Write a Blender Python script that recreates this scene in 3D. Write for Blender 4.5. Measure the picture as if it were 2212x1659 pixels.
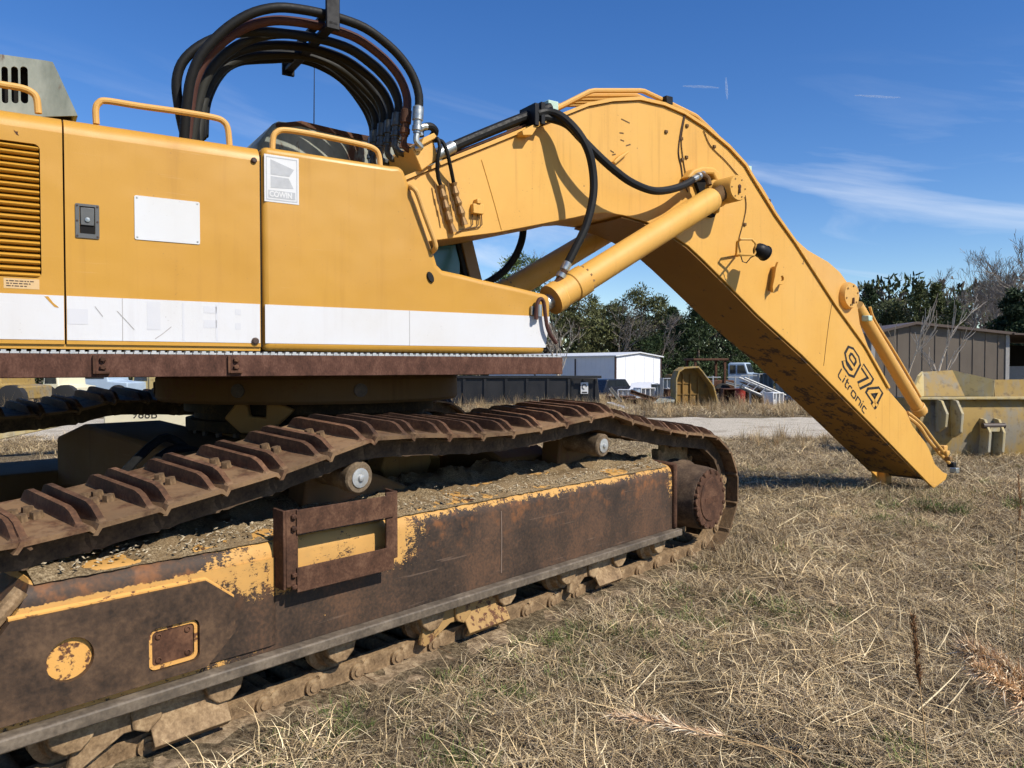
import bpy, bmesh, math, random
import numpy as np
from mathutils import Vector, Matrix
from mathutils.geometry import tessellate_polygon

for o in list(bpy.data.objects):
    bpy.data.objects.remove(o, do_unlink=True)
scene = bpy.context.scene
C = scene.collection
R = math.radians
random.seed(7)

# ------------------------------------------------------------------ camera
EYE = Vector((0.0, 0.0, 1.69))
PITCH = R(1.36)
cam_d = bpy.data.cameras.new('camera')
cam_d.sensor_width = 36.0
cam_d.lens = 36.0 * 0.7514
cam_d.clip_start = 0.05
cam_d.clip_end = 20000
cam = bpy.data.objects.new('camera', cam_d)
cam.location = EYE
cam.rotation_euler = (R(90) - PITCH, 0, 0)
C.objects.link(cam)
scene.camera = cam

# ------------------------------------------------------------------ sun and sky
SUN_TRAVEL = Vector((-0.86, 0.64, -1.0)).normalized()
SUN_EL = math.asin(-SUN_TRAVEL.z)
SUN_AZ = math.atan2(-SUN_TRAVEL.x, -SUN_TRAVEL.y)
sun_d = bpy.data.lights.new('sun', 'SUN')
sun_d.energy = 5.0
sun_d.angle = R(0.53)
sun_d.color = (1.0, 0.93, 0.82)
sun = bpy.data.objects.new('sun', sun_d)
sun.rotation_euler = SUN_TRAVEL.to_track_quat('-Z', 'Y').to_euler()
sun.location = (30, -30, 40)
C.objects.link(sun)

world = bpy.data.worlds.new('World')
scene.world = world
world.use_nodes = True
wn = world.node_tree
wn.nodes.clear()
w_out = wn.nodes.new('ShaderNodeOutputWorld')
w_bg = wn.nodes.new('ShaderNodeBackground')
w_bg.inputs['Strength'].default_value = 0.122
sky = wn.nodes.new('ShaderNodeTexSky')
sky.sky_type = 'NISHITA'
sky.sun_disc = False
sky.sun_elevation = SUN_EL
sky.sun_rotation = SUN_AZ
sky.altitude = 200
sky.air_density = 1.0
sky.dust_density = 0.0
sky.ozone_density = 3.0
hs = wn.nodes.new('ShaderNodeHueSaturation')
hs.inputs['Saturation'].default_value = 1.30
hs.inputs['Hue'].default_value = 0.512
hs.inputs['Value'].default_value = 1.0
wn.links.new(sky.outputs[0], hs.inputs['Color'])
# thin cirrus streaks, laid out by sky direction
tc = wn.nodes.new('ShaderNodeTexCoord')
sx = wn.nodes.new('ShaderNodeSeparateXYZ')
wn.links.new(tc.outputs['Generated'], sx.inputs[0])
def wmath(op, a, b=None, clamp=False):
    n = wn.nodes.new('ShaderNodeMath'); n.operation = op; n.use_clamp = clamp
    for i, v in enumerate((a, b)):
        if v is None: continue
        if isinstance(v, (int, float)): n.inputs[i].default_value = v
        else: wn.links.new(v, n.inputs[i])
    return n.outputs[0]
az = wmath('ARCTAN2', sx.outputs['X'], sx.outputs['Y'])
el = wmath('ARCSINE', sx.outputs['Z'])
tilt = wmath('ADD', el, wmath('MULTIPLY', az, 0.20))
cv = wn.nodes.new('ShaderNodeCombineXYZ')
wn.links.new(wmath('MULTIPLY', az, 2.6), cv.inputs[0])
wn.links.new(wmath('MULTIPLY', tilt, 15.0), cv.inputs[1])
nz = wn.nodes.new('ShaderNodeTexNoise')
nz.inputs['Scale'].default_value = 1.0
nz.inputs['Detail'].default_value = 7
nz.inputs['Roughness'].default_value = 0.55
nz.inputs['Distortion'].default_value = 0.6
cv2 = wn.nodes.new('ShaderNodeVectorMath'); cv2.operation = 'ADD'
wn.links.new(cv.outputs[0], cv2.inputs[0])
cv2.inputs[1].default_value = (3.7, 1.35, 0)
wn.links.new(cv2.outputs[0], nz.inputs['Vector'])
mr = wn.nodes.new('ShaderNodeMapRange')
mr.inputs['From Min'].default_value = 0.50
mr.inputs['From Max'].default_value = 0.82
wn.links.new(nz.outputs['Fac'], mr.inputs['Value'])
lowband = wn.nodes.new('ShaderNodeMapRange')      # cirrus lies low above the horizon, clear overhead
lowband.inputs['From Min'].default_value = 0.36
lowband.inputs['From Max'].default_value = 0.10
wn.links.new(el, lowband.inputs['Value'])
cf = wmath('MULTIPLY', wmath('MULTIPLY', mr.outputs[0], lowband.outputs[0]), 0.95, True)
wmix = wn.nodes.new('ShaderNodeMix'); wmix.data_type = 'RGBA'
wn.links.new(cf, wmix.inputs['Factor'])
wn.links.new(hs.outputs[0], wmix.inputs['A'])
wmix.inputs['B'].default_value = (6.6, 7.0, 7.7, 1)
wn.links.new(wmix.outputs['Result'], w_bg.inputs['Color'])
wn.links.new(w_bg.outputs[0], w_out.inputs[0])

vs = scene.view_settings
vs.view_transform = 'Standard'
vs.look = 'None'
vs.exposure = 0.22
vs.gamma = 1.0
vs.use_curve_mapping = False
scene.render.engine = 'CYCLES'
cy = scene.cycles
cy.max_bounces = 5; cy.diffuse_bounces = 2; cy.glossy_bounces = 2; cy.transmission_bounces = 2; cy.transparent_max_bounces = 6
cy.caustics_reflective = False; cy.caustics_refractive = False
cy.use_adaptive_sampling = True; cy.adaptive_threshold = 0.03
scene.render.resolution_x = 1024
scene.render.resolution_y = 768

# ------------------------------------------------------------------ frames of reference
FPX = 1662.0
class Frame:
    """A yawed frame: s runs along the machine, w away from the near side, z up."""
    def __init__(self, ox, oy, deg, roll=0.0):
        a = R(deg); self.roll = roll
        self.o = Vector((ox, oy, 0)); self.d = Vector((math.sin(a), math.cos(a), 0))
        self.n = Vector((-math.cos(a), math.sin(a), 0)); self.ax = (self.n + Vector((0, 0, roll))).normalized()
    def __call__(self, s, w, z):
        return self.o + self.d * s + self.n * w + Vector((0, 0, z + self.roll * w))
    def hit(self, u, v, w):
        """point (s, z) on the plane at depth w that a sight line of the survey meets"""
        r = sight(u, v)
        t = (self.o + self.n * w - EYE).dot(self.n) / r.dot(self.n)
        p = EYE + r * t
        return ((p - self.o).dot(self.d), p.z - self.roll * w)
    def hits(self, pts, w):
        return [self.hit(u, v, w) for u, v in pts]
def sight(u, v):
    xc = (u - 1106) / FPX; yc = -(v - 829.5) / FPX
    f = Vector((0, math.cos(PITCH), -math.sin(PITCH))); up = Vector((0, math.sin(PITCH), math.cos(PITCH)))
    return Vector((1, 0, 0)) * xc + up * yc + f
def at(u, v, Y):
    r = sight(u, v); return EYE + r * (Y / r.y)
XYZ = lambda x, y, z: Vector((x, y, z))
TR = Frame(-1.798, 2.78, 42.1, 0.055)  # undercarriage, w = 0 at the outer shoe edge of the near track; its far side stands higher
UP = Frame(-0.674, 4.66, 56.8)       # uppercarriage, w = 0 at the near side beam

# ------------------------------------------------------------------ mesh helpers
LOC = {}
class MB:
    def __init__(self):
        self.v = []; self.f = []
    def add(self, vs, fs):
        b = len(self.v)
        self.v += [Vector(p) for p in vs]
        self.f += [tuple(i + b for i in f) for f in fs]
        return self
    def box(self, F, s0, s1, w0, w1, z0, z1):
        p = [F(s, w, z) for s in (s0, s1) for w in (w0, w1) for z in (z0, z1)]
        return self.add(p, [(0, 1, 3, 2), (4, 6, 7, 5), (0, 4, 5, 1), (2, 3, 7, 6), (0, 2, 6, 4), (1, 5, 7, 3)])
    def prism(self, F, poly, a0, a1, plane='sz', holes=(), taper=None):
        m = {'sz': lambda p, a: F(p[0], a, p[1]), 'wz': lambda p, a: F(a, p[0], p[1]), 'sw': lambda p, a: F(p[0], p[1], a)}[plane]
        loops = [list(poly)] + [list(h) for h in holes]
        allp = [p for l in loops for p in l]
        tri = tessellate_polygon([[Vector((p[0], p[1], 0)) for p in l] for l in loops])
        n = len(allp)
        vs = [m(p, a0) for p in allp] + [m(p, a1) for p in allp]
        fs = []
        if not holes:
            fs = [tuple(range(n)), tuple(range(n, 2 * n))]
        else:
            fs = [tuple(t) for t in tri] + [tuple(i + n for i in t) for t in tri]
        b = 0
        for l in loops:
            k = len(l)
            fs += [(b + i, b + (i + 1) % k, n + b + (i + 1) % k, n + b + i) for i in range(k)]
            b += k
        return self.add(vs, fs)
    def tube(self, pts, r, n=8, caps=True):
        pts = [Vector(p) for p in pts]
        rs = r if isinstance(r, (list, tuple)) else [r] * len(pts)
        t0 = (pts[1] - pts[0]).normalized()
        nrm = t0.orthogonal().normalized()
        vs = []; fs = []
        for i, p in enumerate(pts):
            a = pts[max(i - 1, 0)]; c = pts[min(i + 1, len(pts) - 1)]
            t = (c - a).normalized()
            nrm = (nrm - t * nrm.dot(t))
            nrm = nrm.normalized() if nrm.length > 1e-6 else t.orthogonal().normalized()
            bi = t.cross(nrm)
            for k in range(n):
                an = 2 * math.pi * k / n
                vs.append(p + (nrm * math.cos(an) + bi * math.sin(an)) * rs[i])
        for i in range(len(pts) - 1):
            for k in range(n):
                fs.append((i * n + k, i * n + (k + 1) % n, (i + 1) * n + (k + 1) % n, (i + 1) * n + k))
        if caps:
            fs.append(tuple(range(n))); fs.append(tuple(range((len(pts) - 1) * n, len(pts) * n)))
        return self.add(vs, fs)
    def cyl(self, p0, p1, r, r1=None, n=20):
        return self.tube([p0, p1], [r, r if r1 is None else r1], n)
    def lathe(self, c, ax, prof, n=24):
        ax = Vector(ax).normalized(); a = ax.orthogonal().normalized(); b = ax.cross(a)
        vs = []; fs = []
        for r, h in prof:
            for k in range(n):
                an = 2 * math.pi * k / n
                vs.append(Vector(c) + ax * h + (a * math.cos(an) + b * math.sin(an)) * r)
        for i in range(len(prof) - 1):
            for k in range(n):
                fs.append((i * n + k, i * n + (k + 1) % n, (i + 1) * n + (k + 1) % n, (i + 1) * n + k))
        fs.append(tuple(range(n))); fs.append(tuple(range((len(prof) - 1) * n, len(prof) * n)))
        return self.add(vs, fs)
    def mesh(self, name, mat, off=Vector((0, 0, 0)), ang=35, smooth=True, recalc=True):
        me = bpy.data.meshes.new(name)
        me.from_pydata([tuple(p - off) for p in self.v], [], self.f)
        if recalc:
            bm = bmesh.new(); bm.from_mesh(me)
            bmesh.ops.recalc_face_normals(bm, faces=bm.faces)
            bm.to_mesh(me); bm.free()
        if smooth:
            me.shade_smooth(); me.set_sharp_from_angle(angle=R(ang))
        if mat: me.materials.append(mat)
        return me
    def build(self, name, mat, parent=None, bevel=0, seg=2, ang=35, loc=None, smooth=True):
        """link the collected shape as ONE object; verts are given in world space"""
        off = LOC[parent] if parent else (Vector(loc) if loc is not None else Vector((0, 0, 0)))
        me = self.mesh(name, mat, off, ang, smooth)
        return link(name, me, parent, off, bevel, seg)
def link(name, me, parent, off, bevel=0, seg=2):
    o = bpy.data.objects.new(name, me); C.objects.link(o)
    if parent: o.parent = parent
    else: o.location = off
    LOC[o] = Vector(off)
    if bevel:
        b = o.modifiers.new('bevel', 'BEVEL'); b.width = bevel; b.segments = seg; b.limit_method = 'ANGLE'; b.angle_limit = R(40)
        b.harden_normals = False
    return o
def tag(o, label=None, cat=None, group=None, kind=None):
    if label: o['label'] = label
    if cat: o['category'] = cat
    if group: o['group'] = group
    if kind: o['kind'] = kind
    return o
def empty(name, loc, label, cat, group=None):
    o = bpy.data.objects.new(name, None); o.location = loc; o.empty_display_size = 0.2
    C.objects.link(o); LOC[o] = Vector(loc)
    return tag(o, label, cat, group)
def smooth(pts, k=6):
    P = [Vector(p) for p in pts]
    P = [P[0] * 2 - P[1]] + P + [P[-1] * 2 - P[-2]]
    out = []
    for i in range(1, len(P) - 2):
        a, b, c, d = P[i - 1:i + 3]
        for j in range(k):
            t = j / k
            out.append(0.5 * ((2 * b) + (c - a) * t + (2 * a - 5 * b + 4 * c - d) * t * t + (3 * b - a - 3 * c + d) * t ** 3))
    out.append(P[-2])
    return out
def rrect(x0, x1, y0, y1, r, k=4):
    out = []
    for cx, cy, a0 in ((x1 - r, y1 - r, 0), (x0 + r, y1 - r, 90), (x0 + r, y0 + r, 180), (x1 - r, y0 + r, 270)):
        for j in range(k + 1):
            a = R(a0 + 90 * j / k); out.append((cx + r * math.cos(a), cy + r * math.sin(a)))
    return out
def circ(cx, cy, r, n=24):
    return [(cx + r * math.cos(2 * math.pi * k / n), cy + r * math.sin(2 * math.pi * k / n)) for k in range(n)]
def ribbon(mb, pts, width, place, h=0.0, closed=False):
    """flat mitred stroke through 2-D points; place(x, y, h) puts it in space"""
    P = [Vector((p[0], p[1])) for p in pts]; n = len(P); L = []; Rr = []
    for i in range(n):
        a = P[i - 1] if (i > 0 or closed) else None
        c = P[(i + 1) % n] if (i < n - 1 or closed) else None
        d0 = (P[i] - a).normalized() if a is not None else (c - P[i]).normalized()
        d1 = (c - P[i]).normalized() if c is not None else d0
        m = (d0 + d1).normalized(); nn = Vector((-m.y, m.x))
        k = width / 2 / max(0.5, nn.dot(Vector((-d0.y, d0.x))))
        L.append(P[i] + nn * k); Rr.append(P[i] - nn * k)
    vs = [place(p.x, p.y, h) for p in L] + [place(p.x, p.y, h) for p in Rr]
    m = n if closed else n - 1
    mb.add(vs, [(i, (i + 1) % n, n + (i + 1) % n, n + i) for i in range(m)])
def text_into(mb, txt, place, size=1.0, x=0, y=0, sx=1.0, bold=0.0):
    """built-in lettering as flat faces; place(x, y, h)"""
    cu = bpy.data.curves.new('lettering', 'FONT'); cu.body = txt; cu.size = size; cu.offset = bold; cu.resolution_u = 3
    ob = bpy.data.objects.new('lettering', cu); C.objects.link(ob)
    dg = bpy.context.evaluated_depsgraph_get()
    me = bpy.data.meshes.new_from_object(ob.evaluated_get(dg))
    mb.add([place(x + p.co.x * sx, y + p.co.y, 0) for p in me.vertices], [tuple(f.vertices) for f in me.polygons])
    bpy.data.objects.remove(ob, do_unlink=True); bpy.data.meshes.remove(me); bpy.data.curves.remove(cu)

# ------------------------------------------------------------------ materials
class Nd:
    def __init__(self, name):
        self.m = bpy.data.materials.new(name); self.m.use_nodes = True
        self.t = self.m.node_tree; self.t.nodes.clear()
        self.out = self.t.nodes.new('ShaderNodeOutputMaterial')
        self.b = self.t.nodes.new('ShaderNodeBsdfPrincipled')
        self.t.links.new(self.b.outputs[0], self.out.inputs[0])
        self.co = self.t.nodes.new('ShaderNodeTexCoord').outputs['Object']
    def set(self, sock, v, node=None):
        s = (node or self.b).inputs[sock]
        if hasattr(v, 'links') or isinstance(v, bpy.types.NodeSocket): self.t.links.new(v, s)
        elif isinstance(v, (tuple, list)) and len(v) == 3 and s.type == 'RGBA': s.default_value = (*v, 1)
        else: s.default_value = v
    def noise(self, scale, detail=4, rough=0.55, vec=None, dist=0.0):
        n = self.t.nodes.new('ShaderNodeTexNoise')
        self.set('Vector', vec or self.co, n)
        n.inputs['Scale'].default_value = scale; n.inputs['Detail'].default_value = detail
        n.inputs['Roughness'].default_value = rough; n.inputs['Distortion'].default_value = dist
        return n.outputs['Fac']
    def vor(self, scale, vec=None, out='Distance'):
        n = self.t.nodes.new('ShaderNodeTexVoronoi'); self.set('Vector', vec or self.co, n)
        n.inputs['Scale'].default_value = scale
        return n.outputs[out]
    def map(self, scale=(1, 1, 1), loc=(0, 0, 0), rot=(0, 0, 0), vec=None):
        n = self.t.nodes.new('ShaderNodeMapping'); self.set('Vector', vec or self.co, n)
        n.inputs['Scale'].default_value = scale; n.inputs['Location'].default_value = loc; n.inputs['Rotation'].default_value = rot
        return n.outputs[0]
    def xyz(self, vec=None):
        n = self.t.nodes.new('ShaderNodeSeparateXYZ'); self.set(0, vec or self.co, n)
        return n.outputs
    def math(self, op, a, b=0.0, c=None, clamp=False):
        n = self.t.nodes.new('ShaderNodeMath'); n.operation = op; n.use_clamp = clamp
        self.set(0, a, n); self.set(1, b, n)
        if c is not None: self.set(2, c, n)
        return n.outputs[0]
    def rng(self, v, a, b, lo=0.0, hi=1.0, smooth=True):
        n = self.t.nodes.new('ShaderNodeMapRange'); self.set('Value', v, n)
        if smooth: n.interpolation_type = 'SMOOTHSTEP'
        n.inputs['From Min'].default_value = a; n.inputs['From Max'].default_value = b
        n.inputs['To Min'].default_value = lo; n.inputs['To Max'].default_value = hi
        return n.outputs[0]
    def mix(self, f, a, b, mode='MIX'):
        n = self.t.nodes.new('ShaderNodeMix'); n.data_type = 'RGBA'; n.blend_type = mode
        self.set('Factor', f, n)
        ia = [i for i in n.inputs if i.name == 'A' and i.type == 'RGBA'][0]; ib = [i for i in n.inputs if i.name == 'B' and i.type == 'RGBA'][0]
        for s, v in ((ia, a), (ib, b)):
            if isinstance(v, tuple): s.default_value = (*v[:3], 1)
            else: self.t.links.new(v, s)
        return [o for o in n.outputs if o.type == 'RGBA'][0]
    def ramp(self, f, stops):
        n = self.t.nodes.new('ShaderNodeValToRGB'); self.set(0, f, n)
        e = n.color_ramp.elements
        while len(e) < len(stops): e.new(0.5)
        for k, (p, c) in enumerate(stops):
            e[k].position = p; e[k].color = (*c, 1)
        return n.outputs[0]
    def attr(self, name):
        n = self.t.nodes.new('ShaderNodeAttribute'); n.attribute_name = name
        return n.outputs['Color']
    def rand(self):
        return self.t.nodes.new('ShaderNodeObjectInfo').outputs['Random']
    def bump(self, h, strength=0.3, dist=0.01):
        n = self.t.nodes.new('ShaderNodeBump'); self.set('Height', h, n)
        n.inputs['Strength'].default_value = strength; n.inputs['Distance'].default_value = dist
        self.set('Normal', n.outputs[0])
    def fin(self, col, rough=0.6, metal=0.0, spec=0.5):
        self.set('Base Color', col); self.set('Roughness', rough); self.set('Metallic', metal)
        self.b.inputs['Specular IOR Level'].default_value = spec
        return self.m

def paint(name, col, dirt=0.35, chip=0.70, rough=0.5, rustcol=(0.11, 0.045, 0.02), dents=0.0):
    n = Nd(name)
    big = n.noise(1.3, 5, 0.6); fine = n.noise(55, 3)
    streak = n.noise(1.0, 6, 0.6, vec=n.map((16, 16, 0.9)))
    chalk = n.noise(0.75, 6, 0.62, vec=n.map((1, 1, 1), loc=(4, 7, 1)))
    scr = n.math('MULTIPLY', n.rng(n.noise(1.0, 3, 0.6, vec=n.map((2.2, 2.2, 120), rot=(0.10, 0.06, 0))), 0.655, 0.69), n.rng(n.noise(1.7, 3), 0.50, 0.62))
    c = n.mix(n.rng(big, 0.3, 0.75, 0, 0.55), col, tuple(x * k for x, k in zip(col, (0.86, 0.80, 0.70))))
    c = n.mix(n.rng(chalk, 0.42, 0.72, 0, 0.38), c, tuple(min(0.85, x * 0.93 + 0.045) for x in col))
    c = n.mix(n.math('MULTIPLY', scr, 0.30), c, tuple(min(0.9, x * 0.9 + 0.12) for x in col))
    c = n.mix(n.math('MULTIPLY', n.rng(streak, 0.52, 0.78), dirt), c, tuple(x * k for x, k in zip(col, (0.62, 0.55, 0.5))))
    c = n.mix(n.math('MULTIPLY', n.rng(fine, 0.58, 0.8), 0.25 * dirt), c, (0.13, 0.09, 0.05))
    sp = n.math('MULTIPLY', n.rng(n.noise(95, 2, 0.5), 0.68, 0.74), n.rng(n.noise(2.6, 3, 0.6), 0.48, 0.62))
    c = n.mix(n.math('MULTIPLY', sp, 0.75 * dirt + 0.25), c, (0.14, 0.075, 0.035))
    ch = n.math('ADD', n.math('MULTIPLY', n.noise(26, 6, 0.65), 0.62), n.math('MULTIPLY', n.noise(2.3, 3), 0.38))
    cm = n.rng(ch, chip - 0.045, chip)
    c = n.mix(cm, c, rustcol)
    h = n.math('ADD', n.math('MULTIPLY', n.noise(180, 2), 0.25), n.math('MULTIPLY', cm, -1.0))
    if dents: h = n.math('ADD', h, n.math('MULTIPLY', n.noise(2.2, 2), dents))
    n.bump(h, 0.35, 0.004)
    return n.fin(c, n.rng(big, 0.2, 0.8, rough - 0.06, rough + 0.14), 0, 0.45)

YEL = (0.66, 0.362, 0.070)
M_YEL = paint('weathered_yellow_paint', YEL, 0.42, 0.685)
M_YELC = paint('clean_yellow_paint', (0.62, 0.345, 0.084), 0.22, 0.74)
M_BODY = paint('hood_ochre_paint', (0.52, 0.268, 0.031), 0.26, 0.735, 0.42, dents=12.0)
M_YELD = paint('grimy_shaded_yellow_paint', (0.115, 0.060, 0.016), 0.7, 0.62, 0.78)  # grimy yellow, darkened further to paint in the shade under the machine
M_WHITE = paint('white_paint', (0.62, 0.625, 0.635), 0.16, 0.725, 0.5, (0.35, 0.3, 0.25))
M_PLATE = paint('white_plate', (0.62, 0.63, 0.635), 0.04, 0.9, 0.5)

def rust(name, a, b, c, scale=6, rough=0.9, spec=0.25, stretch=(1, 1, 1)):
    n = Nd(name)
    v = n.map(stretch)
    f = n.math('ADD', n.math('MULTIPLY', n.noise(scale, 8, 0.65, v), 0.65), n.math('MULTIPLY', n.noise(scale * 9, 4, 0.6, v), 0.35))
    col = n.ramp(f, [(0.36, a), (0.5, b), (0.64, c)])
    n.bump(f, 0.5, 0.006)
    return n.fin(col, n.rng(f, 0.3, 0.7, rough - 0.15, rough), 0, spec)
M_RUST = rust('brown_rust', (0.036, 0.017, 0.010), (0.080, 0.037, 0.021), (0.15, 0.073, 0.040))
M_RUSTR = rust('red_rust', (0.034, 0.017, 0.010), (0.078, 0.037, 0.021), (0.145, 0.076, 0.044), 9)
M_SHOEX = rust('shoe_rust_plain', (0.042, 0.021, 0.012), (0.096, 0.047, 0.027), (0.19, 0.105, 0.060), 5)
M_SHOEF = rust('muddy_rust', (0.065, 0.040, 0.022), (0.14, 0.088, 0.046), (0.25, 0.165, 0.088), 5)
M_LINK = rust('clay_caked_steel', (0.10, 0.062, 0.032), (0.25, 0.165, 0.088), (0.42, 0.30, 0.17), 7)
M_LINKD = rust('dark_chain_steel', (0.035, 0.022, 0.014), (0.085, 0.055, 0.032), (0.15, 0.10, 0.06), 7)
M_DARKSTEEL = rust('dark_worn_steel', (0.030, 0.024, 0.020), (0.062, 0.045, 0.036), (0.11, 0.08, 0.062), 5, 0.65, 0.45)
M_PEELX = rust('weathered_green_grey', (0.10, 0.12, 0.105), (0.19, 0.205, 0.175), (0.26, 0.27, 0.23), 2.2, 0.7, 0.4, (1, 1, 0.35))

def shoe_mat():
    n = Nd('shoe_rust')
    gp = n.t.nodes.new('ShaderNodeNewGeometry').outputs['Position']
    f = n.math('ADD', n.math('MULTIPLY', n.noise(5, 7, 0.65, gp), 0.6), n.math('MULTIPLY', n.noise(48, 4, 0.6, gp), 0.4))
    c = n.ramp(f, [(0.36, (0.038, 0.019, 0.010)), (0.5, (0.088, 0.042, 0.021)), (0.64, (0.165, 0.085, 0.043))])
    low = n.math('MULTIPLY', n.rng(n.xyz()[2], 0.034, 0.021), n.rng(n.noise(9, 6, 0.7, gp), 0.34, 0.56))     # dried dirt lying on the flat of the plate
    c = n.mix(n.math('MULTIPLY', low, 0.68), c, (0.22, 0.14, 0.072))
    worn = n.math('MULTIPLY', n.rng(n.xyz()[2], 0.080, 0.093), n.rng(n.noise(20, 4, 0.6, gp), 0.42, 0.6))    # crests rubbed lighter
    c = n.mix(n.math('MULTIPLY', worn, 0.55), c, (0.22, 0.125, 0.08))
    hv = n.t.nodes.new('ShaderNodeHueSaturation'); n.t.links.new(c, hv.inputs['Color']); n.t.links.new(n.rng(n.rand(), 0, 1, 0.78, 1.28, False), hv.inputs['Value']); c = hv.outputs[0]
    n.bump(f, 0.5, 0.006)
    return n.fin(c, n.rng(f, 0.3, 0.7, 0.72, 0.9), 0, 0.3)
M_SHOE = shoe_mat()
def peel():
    n = Nd('weathered_green_grey')
    v = n.map((1, 1, 0.4)); f = n.noise(3.0, 7, 0.65, v)
    c = n.ramp(f, [(0.34, (0.13, 0.15, 0.125)), (0.5, (0.24, 0.26, 0.22)), (0.66, (0.34, 0.35, 0.29))])
    c = n.mix(n.rng(n.noise(4.5, 8, 0.7, n.map((1.2, 1.2, 0.5), loc=(3, 1, 2))), 0.56, 0.66), c, (0.10, 0.045, 0.022))
    n.bump(f, 0.3, 0.006)
    return n.fin(c, 0.7, 0, 0.35)
M_PEEL = peel()

def frame_mat():
    """track frame: rubbed rust with yellow left on the shoulders and round the step"""
    n = Nd('rusted_frame_with_yellow_remnants')
    x, y, z = n.xyz()[0:3]
    o = TR.o - UC
    s = n.math('ADD', n.math('MULTIPLY', n.math('SUBTRACT', x, o.x), TR.d.x), n.math('MULTIPLY', n.math('SUBTRACT', y, o.y), TR.d.y))
    edge = n.rng(z, 0.70, 0.86)                                          # shoulder along the top
    nearp = n.math('MULTIPLY', n.rng(s, 1.06, 1.02), n.rng(z, 0.60, 0.72))      # casting near the idler
    step = n.math('MULTIPLY', n.math('MULTIPLY', n.rng(s, 0.78, 0.96), n.rng(s, 2.15, 1.75)), n.rng(z, 0.54, 0.70))
    tip = n.math('MULTIPLY', n.rng(s, 4.44, 4.58), n.rng(z, 0.40, 0.80))
    low = n.math('MULTIPLY', n.rng(z, 0.42, 0.385), n.rng(s, 1.4, 0.5))
    b = n.math('MAXIMUM', n.math('MULTIPLY', n.rng(z, 0.79, 0.87), 0.30), n.math('MAXIMUM', n.math('MULTIPLY', nearp, 0.33), n.math('MULTIPLY', step, 0.33)))
    b = n.math('MAXIMUM', b, n.math('MAXIMUM', n.math('MULTIPLY', tip, 0.21), n.math('MULTIPLY', low, 0.3)))
    cb = n.t.nodes.new('ShaderNodeCombineXYZ'); n.t.links.new(n.math('MULTIPLY', s, 0.55), cb.inputs[0]); n.t.links.new(z, cb.inputs[2]); sv = cb.outputs[0]
    cb2 = n.t.nodes.new('ShaderNodeCombineXYZ'); n.t.links.new(s, cb2.inputs[0]); n.t.links.new(n.math('MULTIPLY', z, 0.30), cb2.inputs[2])
    run = n.noise(22, 5, 0.7, cb2.outputs[0])
    f = n.math('ADD', n.math('ADD', n.math('MULTIPLY', n.noise(4.0, 5, 0.7), 0.5), -0.71), n.math('ADD', n.math('ADD', n.math('MULTIPLY', n.noise(34, 7, 0.8, sv), 0.75), n.math('MULTIPLY', n.noise(105, 5, 0.75, sv), 0.55)), n.math('MULTIPLY', run, 0.4)))
    band = n.math('MULTIPLY', n.math('MULTIPLY', n.rng(z, 0.795, 0.815), n.rng(z, 0.885, 0.865)), n.rng(s, 0.95, 0.55))
    b = n.math('SUBTRACT', b, n.math('MULTIPLY', band, 0.30))
    m = n.rng(n.math('ADD', f, b), 0.605, 0.64)
    rf = n.math('ADD', n.math('MULTIPLY', n.noise(3.2, 8, 0.6, n.map((1, 1, 0.7))), 0.6), n.math('MULTIPLY', n.noise(60, 4), 0.4))
    rc = n.ramp(rf, [(0.36, (0.020, 0.014, 0.010)), (0.5, (0.050, 0.030, 0.018)), (0.64, (0.105, 0.054, 0.028))])
    hi = n.rng(n.noise(11, 6, 0.6), 0.5, 0.72)
    rc = n.mix(n.math('MULTIPLY', n.math('MULTIPLY', hi, n.rng(z, 0.52, 0.84)), 0.8), rc, (0.22, 0.085, 0.026))
    yc = n.mix(n.noise(14, 5), (0.62, 0.33, 0.085), (0.42, 0.24, 0.075))
    c = n.mix(m, rc, yc)
    # thin pale scratches
    wv = n.rng(n.noise(1.0, 3, 0.5, n.map((2, 2, 60), rot=(0, 0.12, 0))), 0.66, 0.72)
    c = n.mix(n.math('MULTIPLY', wv, 0.25), c, (0.26, 0.18, 0.13))
    n.bump(n.math('ADD', n.math('MULTIPLY', m, 0.6), n.math('MULTIPLY', rf, 0.6)), 0.45, 0.005)
    return n.fin(c, n.rng(rf, 0.3, 0.7, 0.52, 0.78), 0, 0.4)

def simple(name, col, rough=0.6, metal=0.0, var=0.25, scale=8, spec=0.5, bump=0.15):
    n = Nd(name)
    f = n.noise(scale, 6, 0.6)
    c = n.mix(f, tuple(x * (1 - var) for x in col), tuple(min(1, x * (1 + var)) for x in col))
    n.bump(n.noise(scale * 12, 3), bump, 0.003)
    return n.fin(c, n.rng(f, 0.3, 0.7, max(0.02, rough - 0.08), min(1, rough + 0.08)), metal, spec)
M_RUBBER = simple('black_rubber', (0.0085, 0.0088, 0.0085), 0.6, 0, 0.4, 25, 0.25)
M_RUBBRED = simple('reddish_rubber', (0.075, 0.032, 0.024), 0.65, 0, 0.5, 9, 0.25)
M_RUBBGREY = simple('greyed_rubber', (0.022, 0.022, 0.018), 0.65, 0, 0.5, 9, 0.25)
M_BLACK = simple('black_steel', (0.006, 0.006, 0.007), 0.55, 0, 0.4, 20, 0.25)
M_ZINC = simple('zinc_fitting', (0.42, 0.43, 0.40), 0.38, 0.85, 0.35, 30)
M_ZINCP = simple('galvanised_edge', (0.50, 0.51, 0.50), 0.5, 0.6, 0.2, 20)
M_BRASS = simple('dirty_brass_fitting', (0.28, 0.17, 0.07), 0.55, 0.5, 0.5, 30)
M_GREENP = simple('pale_green_clamp', (0.42, 0.56, 0.45), 0.6, 0, 0.25, 14)
M_GREYLATCH = simple('grey_latch_plastic', (0.085, 0.088, 0.085), 0.5, 0, 0.2, 30)
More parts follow.
